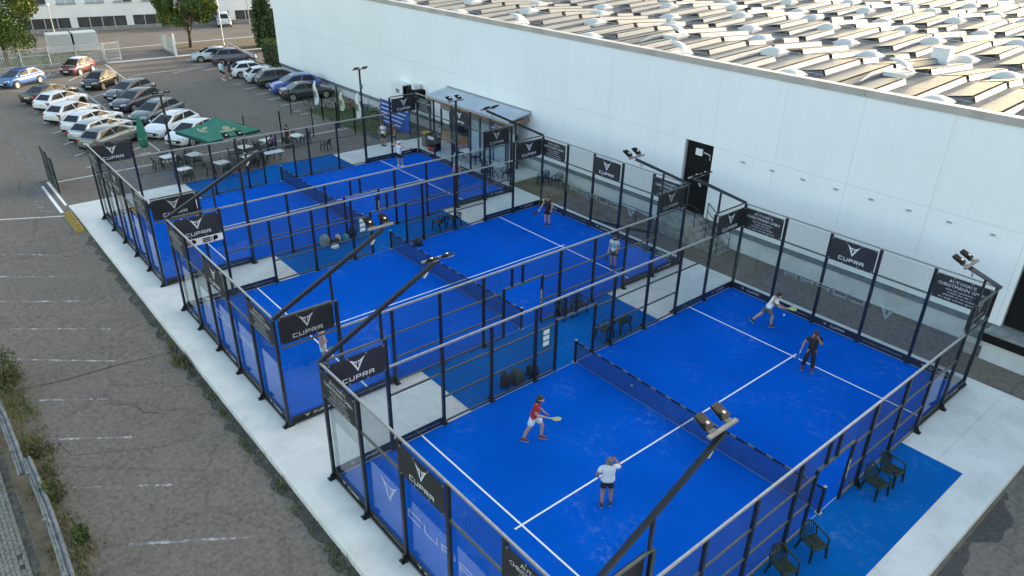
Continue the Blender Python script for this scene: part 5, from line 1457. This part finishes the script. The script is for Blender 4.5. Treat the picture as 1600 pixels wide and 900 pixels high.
    if shirt is not None:
        nb = J['chest'].lerp(J['neck'],.72)
        V2 = [(tuple(J['pelvis']+(J['waist']-J['pelvis'])*-.55),.155*fw,.12),(tuple(J['pelvis'].lerp(J['waist'],.4)),.155*fw,.118),(tuple(J['waist']),.148*fw,.112),(tuple(J['chest']),.168*fw,.118),(tuple(nb),.085,.075)]
        E2 = [(0,1),(1,2),(2,3),(3,4)]
        for sd_ in 'RL':
            sh, el = J['sh'+sd_], J['el'+sd_]; k = len(V2)
            V2 += [(tuple(sh),.073,.073),(tuple(sh.lerp(el,sleeve)),.064,.064)]; E2 += [(3,k),(k,k+1)]
        skin('shirt', V2, E2, shirt, t)
    if legs is not None:
        V3 = [(tuple(J['waist'].lerp(J['pelvis'],.25)),.135*fw,.10),(tuple(J['pelvis']),.152*fw,.118)]; E3 = [(0,1)]
        for sd_ in 'RL':
            hp, kn, an = J['hip'+sd_], J['kn'+sd_], J['an'+sd_]; k = len(V3)
            if legkind == 'trousers':
                V3 += [(tuple(hp),.10,.10),(tuple(kn),.078,.078),(tuple(an+Vector((0,0,.03))),.068,.068)]; E3 += [(1,k),(k,k+1),(k+1,k+2)]
            else:
                f = .82 if legkind == 'shorts' else .68
                V3 += [(tuple(hp),.105,.105),(tuple(hp.lerp(kn,f)),.095,.095)]; E3 += [(1,k),(k,k+1)]
        skin('trousers' if legkind == 'trousers' else 'shorts', V3, E3, legs, t, root=1)
    for sd_ in 'RL':
        an, kn = J['an'+sd_], J['kn'+sd_]; q = MB()
        fwd = Vector(pose.get('toe'+sd_, (.06 if sd_ == 'R' else -.06,1,0))).normalized(); rt_ = Vector((fwd.y,-fwd.x,0)).normalized(); upv = rt_.cross(fwd)
        rings = []
        for f, w_, h in ((-.09,.028,.05),(-.06,.04,.085),(.02,.042,.085),(.10,.046,.06),(.16,.038,.04),(.185,.02,.025)):
            c = an+fwd*f-upv*.075
            rings.append([c-rt_*w_,c+rt_*w_,c+rt_*w_*.8+upv*h,c-rt_*w_*.8+upv*h])
        o = q.loft(rings, 0).build('shoe', shoes or M['blackmat'], t, smooth=True, angle=60)
        q = MB(); q.loft([[c+Vector((0,0,0))-upv*.012 for c in (r_[0],r_[1])]+[r_[1],r_[0]] for r_ in rings]).build('sole', M['white'], o)
    return t, hands, J
def racket(t, hand, d, up, mat, label, grip=None):
    """teardrop racket held at a hand; a thing of its own placed in the world"""
    bpy.context.view_layer.update()
    palm, hd = hand
    W_ = Matrix.Translation(t.location) @ Matrix.Rotation(t.rotation_euler.z, 4, 'Z') @ Matrix.Scale(t.scale.x, 4)
    p = W_ @ (palm+hd*.03); d = (W_.to_3x3() @ Vector(d)).normalized(); up = (W_.to_3x3() @ Vector(up)).normalized()
    sx = d.cross(up).normalized(); up = sx.cross(d)
    r_ = thing('padel_racket', label, 'racket', p, 0, 'padel rackets')
    r_.rotation_euler = Matrix((sx, d, up)).transposed().to_euler()
    q = MB(); prof = [(.13*math.sin(u)*(1-.12*math.cos(u)), .30-.145*math.cos(u)) for u in [2*math.pi*i/24 for i in range(24)]]
    q.prism(prof, -.019, .019); o = q.build('head', mat, r_)
    q = MB()
    for i in range(-2,3):
        for j in range(-2,3):
            if i*i+j*j < 6: q.tube((i*.035,.30+j*.035,-.0195),(i*.035,.30+j*.035,.0195),.007,6)
    q.build('hole', M['blackmat'], o)
    q = MB(); q.bar((-.05,.18,0),(-.012,.09,0),.024,.03); q.bar((.05,.18,0),(.012,.09,0),.024,.03); q.build('throat', mat, r_)
    MB().tube((0,-.06,0),(0,.10,0),.016,8).build('grip', grip or M['white'], r_)
C = lambda n, c: P('cloth_'+n, c, .8, .12, 6, bump=.5, bscale=14)
cred, cwhite, cblack, cgrey, cnavy, cturq, cdkred, cpurp, cpink = C('red',(.42,.018,.022)), C('white',(.66,.70,.74)), C('black',(.014,.014,.016)), C('grey',(.10,.11,.12)), C('navy',(.02,.03,.09)), C('turquoise',(.16,.48,.56)), C('darkred',(.22,.03,.03)), C('purple',(.11,.07,.17)), C('pink',(.5,.33,.34))
rl_ = P('racket_lime', (.45,.52,.22), .4, .25, 20); rk_ = P('racket_black', (.02,.02,.022), .4, .2, 9); rg_ = P('racket_grey', (.15,.16,.17), .4, .3, 14)
shm, shd = P('shoe_plum', (.12,.03,.05), .6, .2, 9), P('shoe_dark', (.03,.03,.035), .6, .2, 9)
RT, FW = (.642,.767), (-.76,.65)           # to the right of / away from the camera, on the ground

t, h, J = person(2.42, 5.75, (.80,.60), 'man in red shirt and white shorts holding a lime racket on the nearest court',
    dict(waist=(0,.05,1.08), chest=(0,.09,1.28), neck=(0,.13,1.45), head=(0,.18,1.555), crown=(0,.18,1.665), shR=(.17,.11,1.39), shL=(-.17,.07,1.39), elR=(.22,.10,1.10), wrR=(.14,.36,1.02), elL=(-.22,.06,1.10), wrL=(-.10,.32,1.0),
         hipR=(.09,0,.89), knR=(.12,-.12,.49), anR=(.14,-.28,.085), knL=(-.09,.26,.52), anL=(-.10,.24,.10)), cred, cwhite, 'shorts', shm, 'skin', 'hair', 'long', group='players on the nearest court', fw=1.12, s=1.05)
racket(t, h['R'], (.25,1,.25), (-.3,-.2,1), rl_, 'lime racket held by the man in the red shirt')
t, h, J = person(5.92, 5.45, FW, 'man in white shirt seen from behind, hand raised to his head, on the nearest court',
    dict(elR=(.36,.10,1.30), wrR=(.20,.17,1.50), shR=(.18,.01,1.44), elL=(-.33,-.06,1.18), wrL=(-.28,.10,.98), anR=(.15,.02,.085), knR=(.13,.05,.49), anL=(-.12,-.06,.085)), cwhite, cblack, 'short', shd, 'skintan', 'hairgrey', 'short', group='players on the nearest court', fw=1.25, sleeve=.75)
t, h, J = person(2.95, 18.2, (.72,.69), 'player in white shirt and grey shorts lunging with a lime racket near the rear glass',
    dict(pelvis=(0,0,.86), waist=(0,.08,1.0), chest=(0,.18,1.18), neck=(0,.26,1.33), head=(0,.33,1.43), crown=(0,.35,1.535), shR=(.17,.2,1.28), shL=(-.17,.2,1.28), elR=(.24,.33,1.03), wrR=(.16,.55,.95), elL=(-.22,.3,1.02), wrL=(-.08,.5,.92),
         hipR=(.09,0,.83), knR=(.10,.2,.47), anR=(.10,.2,.085), hipL=(-.09,0,.83), knL=(-.10,-.22,.48), anL=(-.10,-.52,.17), toeL=(0,.7,-.6)), cwhite, cgrey, 'shorts', shd, 'skin', 'hair', 'short', group='players on the nearest court')
racket(t, h['R'], (.0,1,.0), (.1,.1,1), rl_, 'lime racket of the lunging player in white')
t, h, J = person(5.85, 16.55, (.62,-.78), 'player all in black with hand over the face near the far service line',
    dict(elR=(.33,.0,1.16), wrR=(.40,.12,.96), shR=(.18,0,1.40), elL=(-.25,.16,1.20), wrL=(-.08,.16,1.47), head=(0,.05,1.575), crown=(0,.06,1.685), anR=(.20,-.05,.085), knR=(.15,.02,.49), anL=(-.14,.06,.085)), cblack, cblack, 'trousers', shm, 'skintan', 'hair', 'short', group='players on the nearest court', cap=P('cap_maroon',(.06,.015,.02),.7))
racket(t, h['R'], (.25,.15,-1), (1,0,.2), P('racket_blue', (.02,.08,.35), .4, .2, 9), 'blue racket with white grip hanging from the hand of the player in black')
t, h, J = person(-10.6, 18.25, (.5,-.87), 'player in black top holding a dark racket near the rear left of the middle court',
    dict(elR=(.30,0,1.16), wrR=(.38,.12,.95), elL=(-.26,.0,1.16), wrL=(-.24,.14,.94)), cblack, cblack, 'short', shd, 'skin', 'hair', 'tied', group='players on the middle court', sleeve=.15)
racket(t, h['R'], (.6,.5,-.4), (0,.3,1), rk_, 'black racket of the player in the black top')
t, h, J = person(-4.78, 17.2, (.35,-.93), 'woman in turquoise and white top and black shorts behind the mesh of the middle court',
    dict(elL=(-.25,.0,1.14), wrL=(-.22,.14,.92), wrR=(.22,.12,.93)), cwhite, cblack, 'short', shd, 'skin', 'hair', 'long', group='players on the middle court')
o = MB().ball((0,.06,1.2),.125,.10,.17,12,8).build('vest', cturq, t, smooth=True)
racket(t, h['R'], (.2,.2,-1), (1,0,.1), rk_, 'black racket of the woman in the turquoise top')
t, h, J = person(-5.75, 2.55, (.6,.8), 'player in pale pink partly hidden behind the front banner between two courts', {}, cpink, cwhite, 'shorts', shd, 'skin', 'hair', 'short', group='players on the middle court')
racket(t, h['R'], (.2,1,.1), (0,0,1), rg_, 'grey racket of the player in pale pink')
t, h, J = person(-23.95, 17.3, (-.2,.98), 'player in white with both arms stretched sideways at the rear of the farthest court',
    dict(elR=(.44,.0,1.37), wrR=(.68,.03,1.38), elL=(-.44,.0,1.37), wrL=(-.68,.03,1.36), anR=(.13,.1,.085), knR=(.12,.12,.5)), cwhite, cblack, 'shorts', M['white'], 'skin', 'hair', 'none', group='players on the farthest court', cap=M['white'])
racket(t, h['R'], (1,.1,.1), (0,0,1), rg_, 'grey racket in the outstretched hand of the player in the white cap')
t, h, J = person(-18.6, 18.05, (.3,-.95), 'player in pink top and dark shorts behind the black floodlight pole', {}, cpink, cblack, 'shorts', shd, 'skin', 'hair', 'short', group='players on the farthest court')
t, h, J = person(-22.2, 3.6, (.6,.8), 'player in white whose head shows above the front banner of the farthest court', {}, cwhite, cgrey, 'shorts', shd, 'skin', 'hairgrey', 'short', group='players on the farthest court')
for x, y, f, sh_, lg, lb in [(-28.6,18.9,(.3,-.95),cwhite,cblack,'person in white shirt with dark vest straps waiting outside the rear terrace corner'),(-28.1,19.5,(-.4,-.9),cdkred,cnavy,'person in dark red top standing behind the one in white'),(-29.2,19.2,(.8,-.6),cblack,cblack,'person in black at the left of the waiting group')]:
    person(x, y, f, lb, {}, sh_, lg, 'shorts', shd, 'skin', 'hair', 'short', group='people waiting by the terrace')
for x, y, f, sh_, lg, lb in [(-57.3,18.05,(-.2,.98),cwhite,cnavy,'person in white shirt at the open boot, left of three'),(-56.6,18.0,(.1,.99),cturq,cblack,'person in light blue shirt seen from behind at the open boot'),(-57.0,18.8,(.3,-.9),cnavy,cblack,'person in dark blue beside the open boot, rear of three')]:
    person(x, y, f, lb, {}, sh_, lg, 'shorts', M['white'], 'skin', 'hair', 'short', z=-.01, group='people at the open boot')
SIT = dict(pelvis=(0,0,.50), waist=(0,.03,.66), chest=(0,.10,.86), neck=(0,.16,1.02), head=(0,.22,1.12), crown=(0,.24,1.22), shR=(.17,.11,.97), shL=(-.17,.11,.97), elR=(.25,.28,.78), wrR=(.12,.48,.78), elL=(-.25,.28,.78), wrL=(-.12,.48,.78),
           hipR=(.09,.02,.48), knR=(.12,.42,.48), anR=(.12,.40,.085), hipL=(-.09,.02,.48), knL=(-.12,.42,.48), anL=(-.12,.40,.085))
person(-31.75, 12.1, (-1,-.1), 'person in purple top sitting bent over a white terrace table', SIT, cpurp, cnavy, 'trousers', shd, 'skin', 'hair', 'short', z=-.012, group='people on the terrace')
person(-32.1, 13.3, (.4,-.9), 'person in black with long dark hair standing between two terrace tables', {}, cblack, P('olive_cloth',(.03,.04,.025),.8), 'trousers', shd, 'skin', 'hair', 'long', z=-.012, group='people on the terrace')
for x, y, z, lb in [(2.55,10.35,.17,'pale ball flying just past the net of the nearest court'),(3.5,18.55,.62,'white ball in the air in front of the lunging player')]:
    t = tag(MB().ball((0,0,0),.042,nu=14,nv=10).build('padel_ball', M['balls'] if z < .3 else M['white'], loc=(x,y,z), smooth=True), lb, 'ball', 'balls in play')
